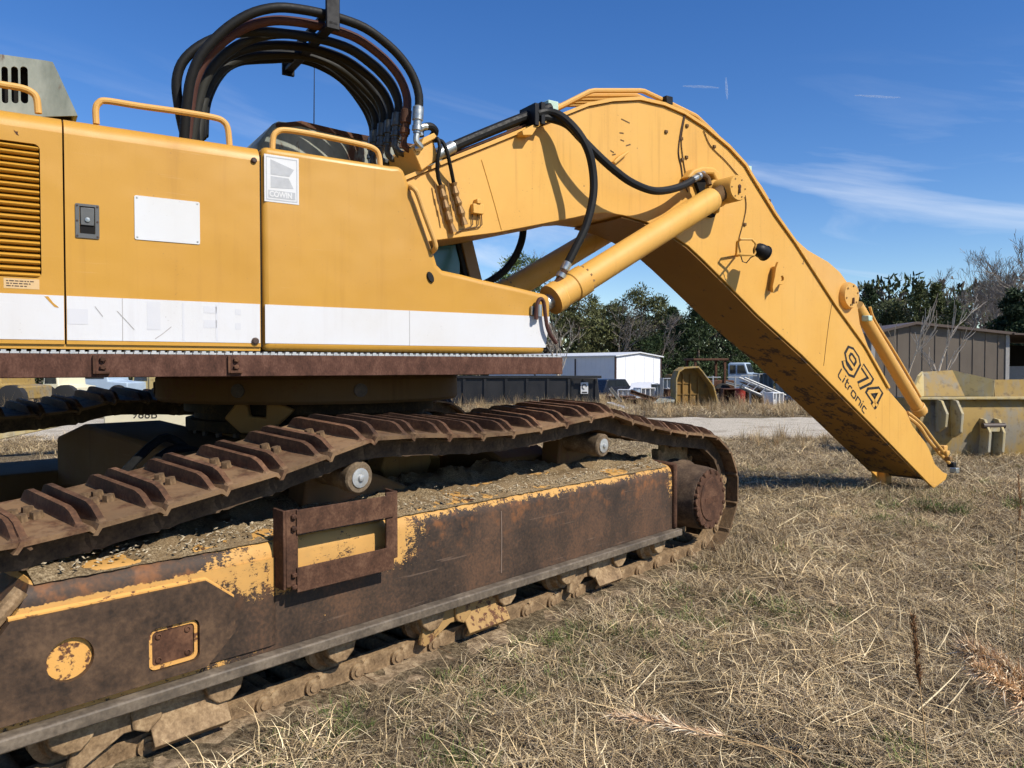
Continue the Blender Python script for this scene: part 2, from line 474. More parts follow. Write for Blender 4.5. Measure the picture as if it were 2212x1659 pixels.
M_DARK = simple('dark_interior', (0.012, 0.011, 0.010), 0.9, 0, 0.3, 10, 0.2)
M_INK = simple('black_lettering', (0.010, 0.008, 0.006), 0.6, 0, 0.3, 40)
M_GREYINK = simple('grey_sign_print', (0.40, 0.41, 0.42), 0.6, 0, 0.22, 30)
M_GHOST = simple('ghost_of_old_lettering', (0.565, 0.57, 0.59), 0.55, 0, 0.02, 20)
M_REDFLAG = simple('faded_red_cap', (0.25, 0.03, 0.02), 0.6)
M_BROWNCAP = simple('brown_rubber_cap', (0.06, 0.035, 0.025), 0.7)
M_TAGP = simple('tan_warning_label', (0.62, 0.42, 0.20), 0.6)
def glass():
    n = Nd('tinted_cab_glass')
    n.b.inputs['Transmission Weight'].default_value = 0.0
    f = n.noise(3, 4)
    n.bump(n.noise(1.2, 2), 0.02, 0.01)
    return n.fin(n.mix(f, (0.035, 0.12, 0.115), (0.06, 0.19, 0.18)), 0.12, 0, 0.6)
M_GLASS = glass()
M_DKGLASS = simple('dark_vehicle_glass', (0.02, 0.026, 0.032), 0.1, 0, 0.3, 3, 0.6, 0.0)

def debris_mat():
    n = Nd('dry_dirt_and_chaff')
    f = n.noise(95, 6, 0.8); g = n.noise(7, 4)
    c = n.ramp(f, [(0.36, (0.06, 0.042, 0.024)), (0.5, (0.22, 0.16, 0.09)), (0.62, (0.46, 0.36, 0.22))])
    c = n.mix(n.rng(g, 0.4, 0.65, 0, 0.75), c, (0.20, 0.135, 0.07))
    n.bump(f, 0.8, 0.010)
    return n.fin(c, 0.95, 0, 0.1)
M_DEBRIS = debris_mat()

def metal_sheet(name, col, var=0.12):
    n = Nd(name)
    f = n.noise(0.7, 5, 0.6); st = n.noise(1, 5, 0.6, n.map((6, 6, 0.5)))
    c = n.mix(n.rng(st, 0.45, 0.8, 0, 0.5), col, tuple(x * 0.75 for x in col))
    c = n.mix(n.rng(f, 0.4, 0.7, 0, 0.5), c, tuple(x * (1 - var) for x in col))
    return n.fin(c, 0.55, 0, 0.4)
M_TANWALL = metal_sheet('brown_tin_siding', (0.135, 0.108, 0.080), 0.3)
M_WHITEWALL = metal_sheet('white_tin_siding', (0.74, 0.76, 0.79))
M_TRIM = metal_sheet('dark_red_trim', (0.045, 0.022, 0.02))
M_ROOF = metal_sheet('rusty_tin_roof', (0.10, 0.072, 0.056))
M_ROOFW = metal_sheet('white_tin_roof', (0.62, 0.64, 0.66))
M_NAVY = simple('dark_blue_car_paint', (0.014, 0.018, 0.030), 0.28, 0, 0.2, 2)
M_CARWHITE = simple('white_car_paint', (0.70, 0.71, 0.72), 0.35, 0, 0.08, 2)
M_CARBLUE = simple('pale_blue_truck_paint', (0.36, 0.45, 0.54), 0.45, 0, 0.15, 2)
M_RED = simple('red_machine_paint', (0.30, 0.035, 0.025), 0.55, 0, 0.3, 3)
M_TYRE = simple('dusty_tyre_rubber', (0.02, 0.019, 0.018), 0.8, 0, 0.3, 20)
M_DUMP = simple('black_dumpster_steel', (0.013, 0.013, 0.014), 0.55, 0, 0.6, 1.5)
M_ALU = simple('dull_aluminium', (0.42, 0.43, 0.43), 0.45, 0.5, 0.2, 5)
M_CREAM = simple('cream_panel', (0.72, 0.66, 0.46), 0.55, 0, 0.1, 6)
def bucketmat(name, y, g, th=0.5):
    n = Nd(name)
    f = n.math('ADD', n.math('MULTIPLY', n.noise(1.3, 5, 0.6), 0.6), n.math('MULTIPLY', n.noise(1, 6, 0.7, n.map((7, 7, 0.7))), 0.4))
    c = n.mix(n.rng(f, th - 0.06, th + 0.10), y, g)
    c = n.mix(n.math('MULTIPLY', n.rng(n.noise(9, 6), 0.52, 0.75), 0.6), c, (0.09, 0.055, 0.03))
    n.bump(f, 0.3, 0.01)
    return n.fin(c, 0.72, 0, 0.3)
M_BUCKET = bucketmat('faded_yellow_bucket', (0.31, 0.205, 0.060), (0.22, 0.195, 0.145))
M_BUCKETP = bucketmat('pale_yellow_bucket', (0.44, 0.34, 0.145), (0.38, 0.36, 0.28))
M_BUCKETI = bucketmat('dull_ochre_bucket', (0.22, 0.125, 0.03), (0.10, 0.07, 0.035), 0.55)
def contrail_mat():
    n = Nd('contrail_ice')
    tr = n.t.nodes.new('ShaderNodeBsdfTransparent'); mx = n.t.nodes.new('ShaderNodeMixShader')
    df = n.t.nodes.new('ShaderNodeBsdfDiffuse'); df.inputs[0].default_value = (0.8, 0.82, 0.85, 1)
    mx.inputs[0].default_value = 0.11
    n.t.links.new(tr.outputs[0], mx.inputs[1]); n.t.links.new(df.outputs[0], mx.inputs[2])
    n.t.links.new(mx.outputs[0], n.out.inputs[0])
    return n.m
M_CONTRAIL = contrail_mat()

# ------------------------------------------------------------------ excavator: undercarriage
UC = UP(0, 1.6, 0)
M_FRAME = frame_mat()
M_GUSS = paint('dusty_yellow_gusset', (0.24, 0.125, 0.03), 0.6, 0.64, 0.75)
EX = empty('excavator', UC, 'large yellow crawler excavator without stick or bucket, boom tip resting on the dry grass', 'excavator')
def part(mb, name, mat, parent=EX, **k): return mb.build(name, mat, parent, **k)

PITCHL = 0.27; SHOE_W = 0.72
TOPZ = [1.026, 1.053, 1.091, 1.135, 1.18, 1.24, 1.302, 1.296, 1.279, 1.263, 1.259, 1.266, 1.288, 1.312, 1.330, 1.262, 1.205, 1.157, 1.116, 1.088]
SPR = (5.16, 0.55, 0.54); IDL = (-0.55, 0.52, 0.50)
def track_path():
    top = [(PITCHL * t, z) for t, z in enumerate(TOPZ)]
    path = []
    for k in range(0, 33):
        a = R(92 - 182 * k / 32); path.append((SPR[0] + 0.635 * math.cos(a), SPR[1] + SPR[2] * math.sin(a)))
    for k in range(0, 33):
        a = R(-90 - 180 * k / 32); path.append((IDL[0] + IDL[2] * math.cos(a), IDL[1] + IDL[2] * math.sin(a)))
    path.append(top[0])
    pts = list(top); cur = Vector(top[-1]); i = 0
    while True:                                # walk on in steps of one pitch
        while i < len(path) and (Vector(path[i]) - cur).length < PITCHL: i += 1
        if i >= len(path): break
        a = Vector(path[i - 1]) if (Vector(path[i - 1]) - cur).length < PITCHL else cur
        b = Vector(path[i]); lo, hi = 0.0, 1.0
        for _ in range(30):
            m = (lo + hi) / 2
            if (a.lerp(b, m) - cur).length < PITCHL: lo = m
            else: hi = m
        cur = a.lerp(b, hi); pts.append((cur.x, cur.y))
        if len(pts) > 80: break
    return pts
PATH = track_path()

def shoe_mesh(mat, name):
    mb = MB(); W = SHOE_W; p = PITCHL
    # plate with turned-down lips where it overlaps its neighbours
    prof = [(-0.016, -0.020), (0.0, 0.0), (0.012, 0.020), (p - 0.03, 0.020), (p - 0.012, 0.014), (p + 0.004, -0.014), (p - 0.006, -0.018), (p - 0.024, 0.0), (0.02, 0.0), (0.0, -0.024)]
    mb.prism(XYZ, prof, 0, W, 'sz')
    for x0, h in ((0.012, 0.066), (p - 0.066, 0.060)):
        a, b = 0.042, 0.024                     # foot and crest width of the rib
        xs0, xs1 = x0, x0 + a
        cx = x0 + a / 2
        sec = [(0.02, 0.0), (0.045, 0.22), (0.10, 0.80), (0.15, 1.0), (W - 0.12, 1.0), (W - 0.075, 0.86), (W - 0.03, 0.3), (W - 0.01, 0.0)]
        vs = []; fs = []
        for y, k in sec:
            zt = 0.019 + h * k
            vs += [(xs0, y, 0.018), (cx - b / 2, y, zt), (cx + b / 2, y, zt), (xs1, y, 0.018)]
        for i in range(len(sec) - 1):
            for j in range(3):
                fs.append((i * 4 + j, i * 4 + j + 1, i * 4 + 5 + j, i * 4 + 4 + j))
        fs += [(0, 1, 2, 3), tuple(len(vs) - 4 + j for j in range(4))]
        mb.add(vs, fs)
    return mb.mesh(name, mat, ang=30)
ME_SHOE = shoe_mesh(M_SHOE, 'track_shoe'); ME_SHOEF = shoe_mesh(M_SHOEF, 'muddy_track_shoe')
mb = MB()
for x in (0.098, 0.162):
    for y in (0.295, 0.405):
        mb.cyl((x, y, 0.018), (x, y, 0.040), 0.020, 0.018, 6)
ME_BOLT = None
one = MB(); one.cyl((0, 0, 0), (0, 0, 0.030), 0.027, 0.023, 6)
ME_BOLT = one.mesh('bolt', M_SHOEF, ang=20)

def link_mesh(mat, name, pin=0.0):
    mb = MB()
    p = PITCHL
    out = []
    for k in range(9):                          # boss round the pin at one end
        a = R(90 + 180 * k / 8); out.append((0.045 + 0.058 * math.cos(a), -0.062 + 0.056 * math.sin(a)))
    out += [(0.09, -0.112), (p - 0.05, -0.112)]
    for k in range(7):
        a = R(-70 + 150 * k / 6); out.append((p - 0.012 + 0.050 * math.cos(a), -0.072 + 0.050 * math.sin(a)))
    out += [(p - 0.06, -0.003), (0.10, -0.003)]
    for w0, w1 in ((0.110, 0.170), (0.550, 0.610)):
        mb.prism(XYZ, out, w0, w1, 'sz')
    mb.cyl((0.045, 0.092 + pin, -0.062), (0.045, 0.628 - pin, -0.062), 0.044, n=14)
    mb.cyl((p - 0.025, 0.10 + pin, -0.07), (p - 0.025, 0.62 - pin, -0.07), 0.040, n=12)
    mb.cyl((0.045, 0.084 + pin, -0.062), (0.045, 0.11 + pin, -0.062), 0.024, n=10)
    return mb.mesh(name, mat, ang=30)
ME_LINK = link_mesh(M_LINK, 'chain_link'); ME_LINKD = link_mesh(M_LINKD, 'dark_chain_link', 0.024)

FARPATH = [(s, max(z - 0.10, 1.14 - 0.012 * max(0, 6 - i))) if i < 14 else (s, z) for i, (s, z) in enumerate(PATH)]
def place_track(w0, detail):
    n = len(PATH); PT = PATH if detail else FARPATH
    for i in range(n):
        a = Vector(PT[i]); b = Vector(PT[(i + 1) % n])
        t = (b - a); t = t.normalized()
        X = TR.d * t.x + Vector((0, 0, t.y)); Y = TR.ax; Z = X.cross(Y).normalized(); Y = Z.cross(X).normalized()
        org = TR(a.x, w0, a.y) - UC
        jit = random.uniform(-0.007, 0.007); tl = random.uniform(-0.014, 0.014)
        Mx = Matrix(((X.x, Y.x, Z.x, org.x), (X.y, Y.y, Z.y, org.y), (X.z, Y.z, Z.z, org.z), (0, 0, 0, 1)))
        up = Z.z > 0.3
        if not detail and not up: continue
        o = link('track_shoe', ME_SHOE if up else ME_SHOEF, EX, UC); o.matrix_local = Mx @ Matrix.Translation((0, jit, 0)) @ Matrix.Rotation(tl, 4, 'X')
        if detail and i <= 9:
            for x in (0.100, 0.160):
                for y in (0.305, 0.415):
                    bo = link('bolt', ME_BOLT, o, UC); bo.location = (x + random.uniform(-.004, .004), y + random.uniform(-.004, .004), 0.019)
                    bo.rotation_euler = (0, 0, random.uniform(0, 1))
        if detail or up:
            l = link('chain_link', ME_LINKD if up else ME_LINK, EX, UC); l.matrix_local = Mx
place_track(0.0, True)
place_track(3.40, False)

# near track frame --------------------------------------------------
S_END = 4.62
def near_frame():
    mb = MB()
    sec = [(0.0, 0.37), (0.0, 0.80)] + [(0.075 - 0.075 * math.cos(R(a)), 0.80 + 0.085 * math.sin(R(a))) for a in (20, 40, 60, 80)] + [(0.10, 0.887), (0.66, 0.885), (0.66, 0.37)]
    # long box with a slanted near end: built as lofted sections
    def ring(s, shear):
        return [TR(s + shear(z), w, z) for w, z in sec]
    shear = lambda z: 0.0
    k = len(sec)
    slant = lambda z: (z - 0.88) * 0.62
    vs = ring(0.05, slant) + ring(0.45, lambda z: 0) + ring(S_END, lambda z: 0)
    fs = []
    for r in range(2):
        for j in range(k):
            fs.append((r * k + j, r * k + (j + 1) % k, (r + 1) * k + (j + 1) % k, (r + 1) * k + j))
    fs += [tuple(range(k)), tuple(range(2 * k, 3 * k))]
    mb.add(vs, fs)
    return part(mb, 'track_frame', M_FRAME)
FRM = near_frame()
mb = MB(); mb.box(TR, -0.4, S_END + 0.07, -0.055, 0.30, 0.315, 0.368)
fl = part(mb, 'bottom_flange', rust('rubbed_flange_steel', (0.058, 0.046, 0.034), (0.115, 0.090, 0.064), (0.20, 0.16, 0.115), 5, 0.7, 0.4), FRM, bevel=0.008)
mb = MB(); mb.box(TR, S_END - 0.005, S_END + 0.035, -0.032, 0.66, 0.369, 0.905)
part(mb, 'end_plate', M_RUSTR, FRM, bevel=0.02)
# fine vertical weld line on the long rubbed face
s1, _ = TR.hit(1082, 1180, 0); mb = MB(); mb.tube([TR(s1, -0.002, 0.42), TR(s1 + 0.004, -0.002, 0.62), TR(s1, -0.002, 0.80)], 0.004, 5)
part(mb, 'weld_seam', simple('scuffed_weld', (0.22, 0.16, 0.12), 0.6), FRM)

# raised rusty plate with its round and square openings
W = -0.034
outer = [(-0.40, 0.405), TR.hit(448, 1440, W), TR.hit(509, 1364, W), TR.hit(507, 1291, W), TR.hit(448, 1256, W), TR.hit(21, 1346, W), (-0.12, 0.66), (-0.40, 0.50)]
cs, cz = TR.hit(153, 1425, W)
c0 = TR.hit(322, 1375, W); c1 = TR.hit(430, 1424, W)
ss0, ss1 = TR.hit(322, 1400, W)[0], TR.hit(432, 1400, W)[0]
zt = TR.hit(376, 1349, W)[1]; zb = TR.hit(376, 1441, W)[1]
rc = rrect(ss0, ss1, zb, zt, 0.030)
mb = MB(); mb.prism(TR, outer, W, -0.003, 'sz', holes=[circ(cs, cz, 0.083, 32), rc])
pl = part(mb, 'cheek_plate', rust('rubbed_brown_plate', (0.028, 0.018, 0.012), (0.068, 0.040, 0.023), (0.125, 0.074, 0.040), 5, 0.72, 0.35), FRM)
mb = MB()                                     # worn yellow weld bead round the plate
P3 = [TR(s, -0.004, z) for s, z in (outer[1:6])]
mb.tube([p for a, b in zip(P3[:-1], P3[1:]) for p in (a, a.lerp(b, .5))] + [P3[-1]], 0.014, 6)
M_CHIPY = paint('chipped_yellow_edge', (0.66, 0.35, 0.09), 0.5, 0.60, 0.55)
part(mb, 'weld_bead', M_CHIPY, pl)
mb = MB(); mb.prism(TR, circ(cs, cz, 0.082, 32), -0.012, 0.002, 'sz'); part(mb, 'recessed_disc', M_CHIPY, pl)
mb = MB(); mb.prism(TR, rrect(ss0 + .004, ss1 - .004, zb + .004, zt - .004, 0.028), -0.02, -0.001, 'sz', holes=[rrect(ss0 + .018, ss1 - .018, zb + .018, zt - .018, 0.018)])
part(mb, 'cover_rim', M_CHIPY, pl)
mb = MB(); mb.prism(TR, rrect(ss0 + .02, ss1 - .02, zb + .02, zt - .02, 0.018), -0.014, 0.0, 'sz')
cov = part(mb, 'inspection_cover', M_RUST, pl)
for s in (ss0 + .045, ss1 - .045):
    for z in (zb + .04, zt - .04):
        mb = MB(); mb.lathe(TR(s, -0.014, z), -TR.ax, [(0.013, 0), (0.013, 0.006), (0.009, 0.008), (0.009, 0.003)], 14); part(mb, 'bolt', M_RUST, cov)

# folding step
def step():
    sa = TR.hit(614, 1200, -0.085)[0]; sb = TR.hit(858, 1150, -0.085)[0]
    W0 = -0.085; z_top = TR.hit(615, 1104, W0)[1]
    zl0 = TR.hit(625, 1283, W0)[1]
    mb = MB(); mb.box(TR, sa - 0.004, sa + 0.010, W0, 0.004, zl0 + 0.02, z_top); root = part(mb, 'step', M_RUSTR, EX, bevel=0.003)
    mb = MB(); mb.box(TR, sa + 0.010, sa + 0.072, W0 - 0.002, W0 + 0.010, zl0 + 0.03, z_top); part(mb, 'step_post', M_RUSTR, root, bevel=0.003)
    mb = MB(); mb.box(TR, sb - 0.010, sb + 0.004, W0, 0.004, zl0 + 0.05, z_top + .012); mb.box(TR, sb - 0.072, sb - 0.010, W0 - 0.002, W0 + 0.010, zl0 + 0.05, z_top + .012); part(mb, 'step_post', M_RUSTR, root, bevel=0.003)
    for z0, z1 in ((z_top - 0.115, z_top - 0.002), (zl0, zl0 + 0.115)):
        mb = MB(); mb.box(TR, sa + 0.06, sb - 0.03, W0 - 0.012, W0 - 0.003, z0, z1); part(mb, 'step_bar', M_RUSTR, root, bevel=0.002)
        for dz in (0.03, 0.085):
            mb = MB(); c = TR(sa + 0.045, W0 - 0.004, z0 + dz); mb.lathe(c, -TR.ax, [(0.014, 0), (0.014, 0.012), (0.009, 0.016)], 6); part(mb, 'bolt', M_RUST, root)
step()
# yellow cast housing standing proud on either side of the step
mb = MB(); mb.prism(TR, [(0.15, 0.0006), (0.55, -0.004), (0.92, -0.014), (1.01, -0.014), (1.035, -0.008), (1.045, 0.004), (1.045, 0.02), (0.15, 0.02)], 0.40, 0.803, 'sw'); part(mb, 'cast_pad', M_FRAME, FRM, ang=60)

# dirt and chaff lying on the frame
def dirt_layer():
    rng = np.random.RandomState(3)
    ns, nw = 150, 16; vs = []; fs = []
    from mathutils import noise as mn
    for i in range(ns):
        s = 0.06 + (S_END - 0.1) * i / (ns - 1)
        for j in range(nw):
            w = 0.022 + 0.66 * j / (nw - 1)
            q = Vector((s * 5, w * 5, 0)); q2 = Vector((s * 23, w * 23, 4))
            h = 0.016 + 0.050 * (mn.noise(q * 0.8) + 0.25) + 0.024 * mn.noise(q2) + 0.018 * mn.noise(q2 * 2.3)
            rim = min(1, j / 2.5)
            vs.append(TR(s, w + 0.012 * mn.noise(q2), 0.876 + max(0, h) * rim + 0.10 * max(0, w - 0.32)))
    for i in range(ns - 1):
        for j in range(nw - 1):
            fs.append((i * nw + j, (i + 1) * nw + j, (i + 1) * nw + j + 1, i * nw + j + 1))
    mb = MB(); mb.add(vs, fs); o = part(mb, 'dirt_layer', M_DEBRIS, FRM, ang=80); o['kind'] = 'stuff'
    mb = MB()
    for k in range(800):                       # loose chaff and clods
        s = rng.uniform(0.1, S_END - 0.05); w = abs(rng.normal(0.03, 0.12)) + 0.02
        if w > 0.6: continue
        p = TR(s, w, 0.905 + rng.uniform(-0.01, 0.025)); a = rng.uniform(0, 6.28); l = rng.uniform(0.003, 0.014)
        d = Vector((math.cos(a), math.sin(a), rng.uniform(-.3, .5))) * l; e = Vector((-math.sin(a), math.cos(a), rng.uniform(-.5, .5))) * rng.uniform(0.002, 0.006)
        mb.add([p - d - e, p + d - e, p + d + e, p - d + e, p + Vector((0, 0, 0.004))], [(0, 1, 4), (1, 2, 4), (2, 3, 4), (3, 0, 4)])
    o = part(mb, 'loose_chaff', simple('pale_chaff', (0.40, 0.33, 0.22), 0.9, 0, 0.7, 30), FRM, smooth=False); o['kind'] = 'stuff'
dirt_layer()

# carrier rollers with their pedestals
for s in (1.60, 3.80):
    z = 1.095
    mb = MB(); mb.lathe(TR(s, 0.10, z), TR.ax, [(0.03, -0.004), (0.055, 0.0), (0.078, 0.0), (0.086, 0.010), (0.086, 0.09), (0.076, 0.11), (0.080, 0.42), (0.09, 0.43), (0.09, 0.5)], 28)
    ro = part(mb, 'carrier_roller', rust('shaded_roller_clay', (0.07, 0.05, 0.03), (0.14, 0.10, 0.062), (0.25, 0.19, 0.12), 9), EX)  # clay tones darkened to carry the shade under the top run
    mb = MB(); mb.lathe(TR(s, 0.099, z), -TR.ax, [(0.052, -0.002), (0.052, 0.005), (0.042, 0.007), (0.020, 0.007), (0.016, 0.018), (0.010, 0.02)], 20); part(mb, 'hub_cap', M_ZINCP, ro)
    mb = MB(); mb.prism(TR, [(s + 0.10, 0.87), (s + 0.62, 0.87), (s + 0.60, 0.93), (s + 0.36, 1.03), (s + 0.08, 1.12), (s - 0.10, 1.12), (s - 0.14, 0.87)], 0.42, 0.60); part(mb, 'roller_pedestal', M_YELD, EX, bevel=0.02)

# final drive, sprocket and idler
ax, az_, _ = SPR
mb = MB(); mb.lathe(TR(ax, -0.035, az_), TR.ax, [(0.20, 0.0), (0.262, 0.004), (0.270, 0.05), (0.275, 0.20), (0.30, 0.24), (0.30, 0.44)], 40)
drv = part(mb, 'final_drive', rust('oily_drive_rust', (0.035, 0.024, 0.018), (0.085, 0.055, 0.036), (0.16, 0.11, 0.07), 8, 0.8), EX)
sc = []
for k in range(112):
    a = 2 * math.pi * k / 112; rr = 0.216 + 0.040 * (0.5 + 0.5 * math.cos(a * 14)) ** 0.45
    sc.append((ax + rr * math.cos(a), az_ + rr * math.sin(a)))
mb = MB(); mb.prism(TR, sc, -0.058, -0.034); cvr = part(mb, 'drive_cover', M_RUSTR, drv, bevel=0.004)
mb = MB(); mb.prism(TR, circ(ax, az_, 0.185, 40), -0.066, -0.057); part(mb, 'cover_boss', M_RUSTR, cvr, bevel=0.004)
for k in range(14):
    a = 2 * math.pi * (k + 0.5) / 14; c = TR(ax + 0.238 * math.cos(a), -0.034, az_ + 0.238 * math.sin(a))
    mb = MB(); mb.lathe(c, -TR.ax, [(0.020, 0), (0.020, 0.030), (0.013, 0.034)], 8); part(mb, 'bolt', M_RUSTR, cvr)
mb = MB(); mb.box(TR, ax - 0.115, ax + 0.115, -0.0685, -0.0655, az_ - 0.03, az_ + 0.022); part(mb, 'name_bar', M_RUST, cvr)
mb = MB(); text_into(mb, 'LIEBHERR', lambda x, y, h: TR(ax - 0.108 + x, -0.0695, az_ - 0.024 + y), 0.054, sx=0.87); part(mb, 'raised_lettering', M_RUSTR, cvr, smooth=False)
teeth = []
for k in range(22 * 4):
    a = 2 * math.pi * k / 88; rr = (0.40, 0.455, 0.455, 0.40)[k % 4]; teeth.append((ax + rr * math.cos(a), az_ + rr * math.sin(a)))
mb = MB(); mb.prism(TR, teeth, 0.315, 0.385); part(mb, 'sprocket', M_LINK, EX, bevel=0.006)
mb = MB(); mb.lathe(TR(IDL[0], 0.14, IDL[1]), TR.ax, [(0.10, -0.02), (0.14, 0.0), (0.35, 0.06), (0.37, 0.06), (0.37, 0.12), (0.42, 0.13), (0.42, 0.29), (0.37, 0.30), (0.35, 0.36), (0.1, 0.42)], 36); part(mb, 'idler_wheel', M_LINK, EX)
mb = MB(); mb.tube([TR(-0.32, 0.02, 0.50), TR(0.02, 0.03, 0.86)], 0.03, 8); part(mb, 'guard_rod', M_LINK, EX)

# track rollers under the frame and the guides between them
ROLL = [0.18, 0.80, 1.42, 2.04, 2.66, 3.28, 3.90, 4.46]
for s in ROLL:
    mb = MB(); mb.lathe(TR(s, 0.06, 0.245), TR.ax, [(0.05, 0.0), (0.085, 0.0), (0.09, 0.02), (0.095, 0.05), (0.125, 0.06), (0.125, 0.10), (0.10, 0.11), (0.10, 0.36), (0.125, 0.37), (0.125, 0.41), (0.09, 0.44), (0.09, 0.5)], 24)
    ro = part(mb, 'track_roller', M_LINK, EX)
    mb = MB(); mb.prism(TR, [(s - 0.10, 0.315), (s + 0.10, 0.315), (s + 0.075, 0.235), (s + 0.03, 0.195), (s - 0.03, 0.195), (s - 0.075, 0.235)], 0.015, 0.07); part(mb, 'roller_bracket', M_LINK, ro, bevel=0.008)
def chain_guide(s, L, mat):
    top = [(s - L / 2 + 0.03, 0.315), (s + L / 2 - 0.02, 0.315), (s + L / 2, 0.19), (s + L / 2 - 0.05, 0.115), (s + 0.06, 0.105), (s - 0.02, 0.185), (s - 0.12, 0.19), (s - L / 2 + 0.02, 0.10), (s - L / 2 - 0.02, 0.12)]
    mb = MB(); mb.prism(TR, top, 0.045, 0.075); g = part(mb, 'chain_guide', mat, EX, bevel=0.006)
    mb = MB(); mb.prism(TR, [(0.043, 0.245), (0.056, 0.245), (0.056, 0.205), (0.004, 0.128), (0.030, 0.098), (0.022, 0.090), (-0.014, 0.122), (0.043, 0.212)], s - 0.02, s + L / 2 + 0.005, 'wz'); part(mb, 'guide_skirt', mat, g, bevel=0.004)
    mb = MB(); mb.prism(TR, [(s - 0.10, 0.30), (s + 0.02, 0.30), (s + 0.03, 0.22), (s - 0.03, 0.17), (s - 0.09, 0.20)], 0.025, 0.046); part(mb, 'guide_lug', mat, g, bevel=0.008)
chain_guide(0.50, 0.62, M_LINK)
chain_guide(2.32, 0.66, paint('worn_yellow_clay', (0.36, 0.22, 0.08), 0.8, 0.58, 0.8))
chain_guide(3.62, 0.56, M_LINK)

# far track frame, centre section and slew ring
mb = MB(); mb.box(TR, 0.0, S_END, 3.46, 4.08, 0.34, 0.68); part(mb, 'far_track_frame', M_YELD, EX, bevel=0.02)
cs_, cw_ = (UC - TR.o).dot(TR.d), (UC - TR.o).dot(TR.n)
mb = MB()
mb.prism(TR, [(0.66, 0.55), (cw_ - 0.95, 0.62), (cw_, 0.62), (cw_ + 0.95, 0.62), (3.46, 0.55), (3.46, 0.95), (cw_ + 0.95, 1.10), (cw_ - 0.95, 1.10), (0.66, 0.95)], cs_ - 1.35, cs_ - 0.75, 'wz')
mb.prism(TR, [(0.66, 0.55), (cw_ - 0.95, 0.62), (cw_, 0.62), (cw_ + 0.95, 0.62), (3.46, 0.55), (3.46, 0.95), (cw_ + 0.95, 1.10), (cw_ - 0.95, 1.10), (0.66, 0.95)], cs_ + 0.75, cs_ + 1.35, 'wz')
part(mb, 'cross_member', M_YELD, EX, bevel=0.03)
mb = MB(); mb.lathe(UC, (0, 0, 1), [(0.78, 0.70), (0.82, 0.75), (0.82, 1.12), (0.78, 1.24)], 48); xf = part(mb, 'centre_frame', M_YELD, EX)
for a in range(0, 360, 45):
    c = UC + Vector((math.cos(R(a + 12)), math.sin(R(a + 12)), 0)) * 0.86; t = Vector((-math.sin(R(a + 12)), math.cos(R(a + 12)), 0)); r = Vector((t.y, -t.x, 0))
    mb = MB(); F = lambda s, w, z, c=c, t=t, r=r: c + t * s + r * w + Vector((0, 0, z))
    mb.prism(F, [(-0.19, 1.20), (-0.27, 0.98), (-0.14, 0.78), (0.14, 0.78), (0.27, 0.98), (0.19, 1.20), (0.08, 1.05), (-0.08, 1.05)], -0.05, 0.10); part(mb, 'gusset', M_GUSS, xf, bevel=0.01)
GP = [at(u, v, 5.02) for u, v in ((488, 903), (524, 857), (536, 870), (541, 899), (577, 902), (579, 858), (635, 885), (628, 894), (583, 936), (524, 936))]
mb = MB(); mb.prism(lambda a, b, c: Vector((a, b + 0.02 * a, c)), [(p.x, p.z) for p in GP], 5.02, 5.09); part(mb, 'notched_gusset', M_GUSS, xf, bevel=0.012)
mb = MB(); mb.lathe(UC, (0, 0, 1), [(0.80, 1.22), (0.92, 1.24), (0.92, 1.31), (0.86, 1.315), (0.86, 1.36), (0.93, 1.365), (0.93, 1.43), (0.8, 1.44)], 64); sr = part(mb, 'slew_ring', rust('greasy_shaded_ring', (0.010, 0.007, 0.005), (0.022, 0.015, 0.009), (0.055, 0.036, 0.017), 6, 0.8, 0.12), EX)  # greasy steel with the shade below the deck darkened into its colour
for k in range(36):
    a = 2 * math.pi * k / 36; c = UC + Vector((0.89 * math.cos(a), 0.89 * math.sin(a), 1.205))
    mb = MB(); mb.lathe(c, (0, 0, 1), [(0.022, 0), (0.022, 0.03)], 6); part(mb, 'bolt', M_DARKSTEEL, sr)
# hoses of the swivel, sagging in the dark
for k in range(4):
    mb = MB(); P = smooth([TR(cs_ - 0.9 - 0.1 * k, cw_ - 0.55, 1.05), TR(cs_ - 1.45, cw_ - 0.9 + .1 * k, 1.0 + .06 * k), TR(cs_ - 1.75 - .08 * k, cw_ - 1.1, 0.86), TR(cs_ - 1.55, 0.75, 0.82)], 6); mb.tube(P, 0.026, 8); part(mb, 'travel_hose', M_RUBBER, EX)

# ------------------------------------------------------------------ excavator: uppercarriage
BW = 0.06                                       # plane of the hood doors
mb = MB(); mb.lathe(UC, (0, 0, 1), [(0.9, 1.43), (1.10, 1.44), (1.12, 1.46), (1.12, 1.60), (1.10, 1.628), (0.9, 1.63)], 56); dk = part(mb, 'turntable', M_YELD, EX)
for a in (-100, -60, 205):
    c = UC + Vector((math.cos(R(a)), math.sin(R(a)), 0)) * 1.118 + Vector((0, 0, 1.53)); mb = MB(); mb.lathe(c, (math.cos(R(a)), math.sin(R(a)), 0), [(0.045, 0), (0.045, 0.012), (0.03, 0.014)], 16); part(mb, 'plug', M_DARKSTEEL, dk)
mb = MB(); mb.box(UP, -3.4, 1.10, 0.10, 3.1, 1.632, 1.745); part(mb, 'main_deck', M_YELD, EX, bevel=0.01)
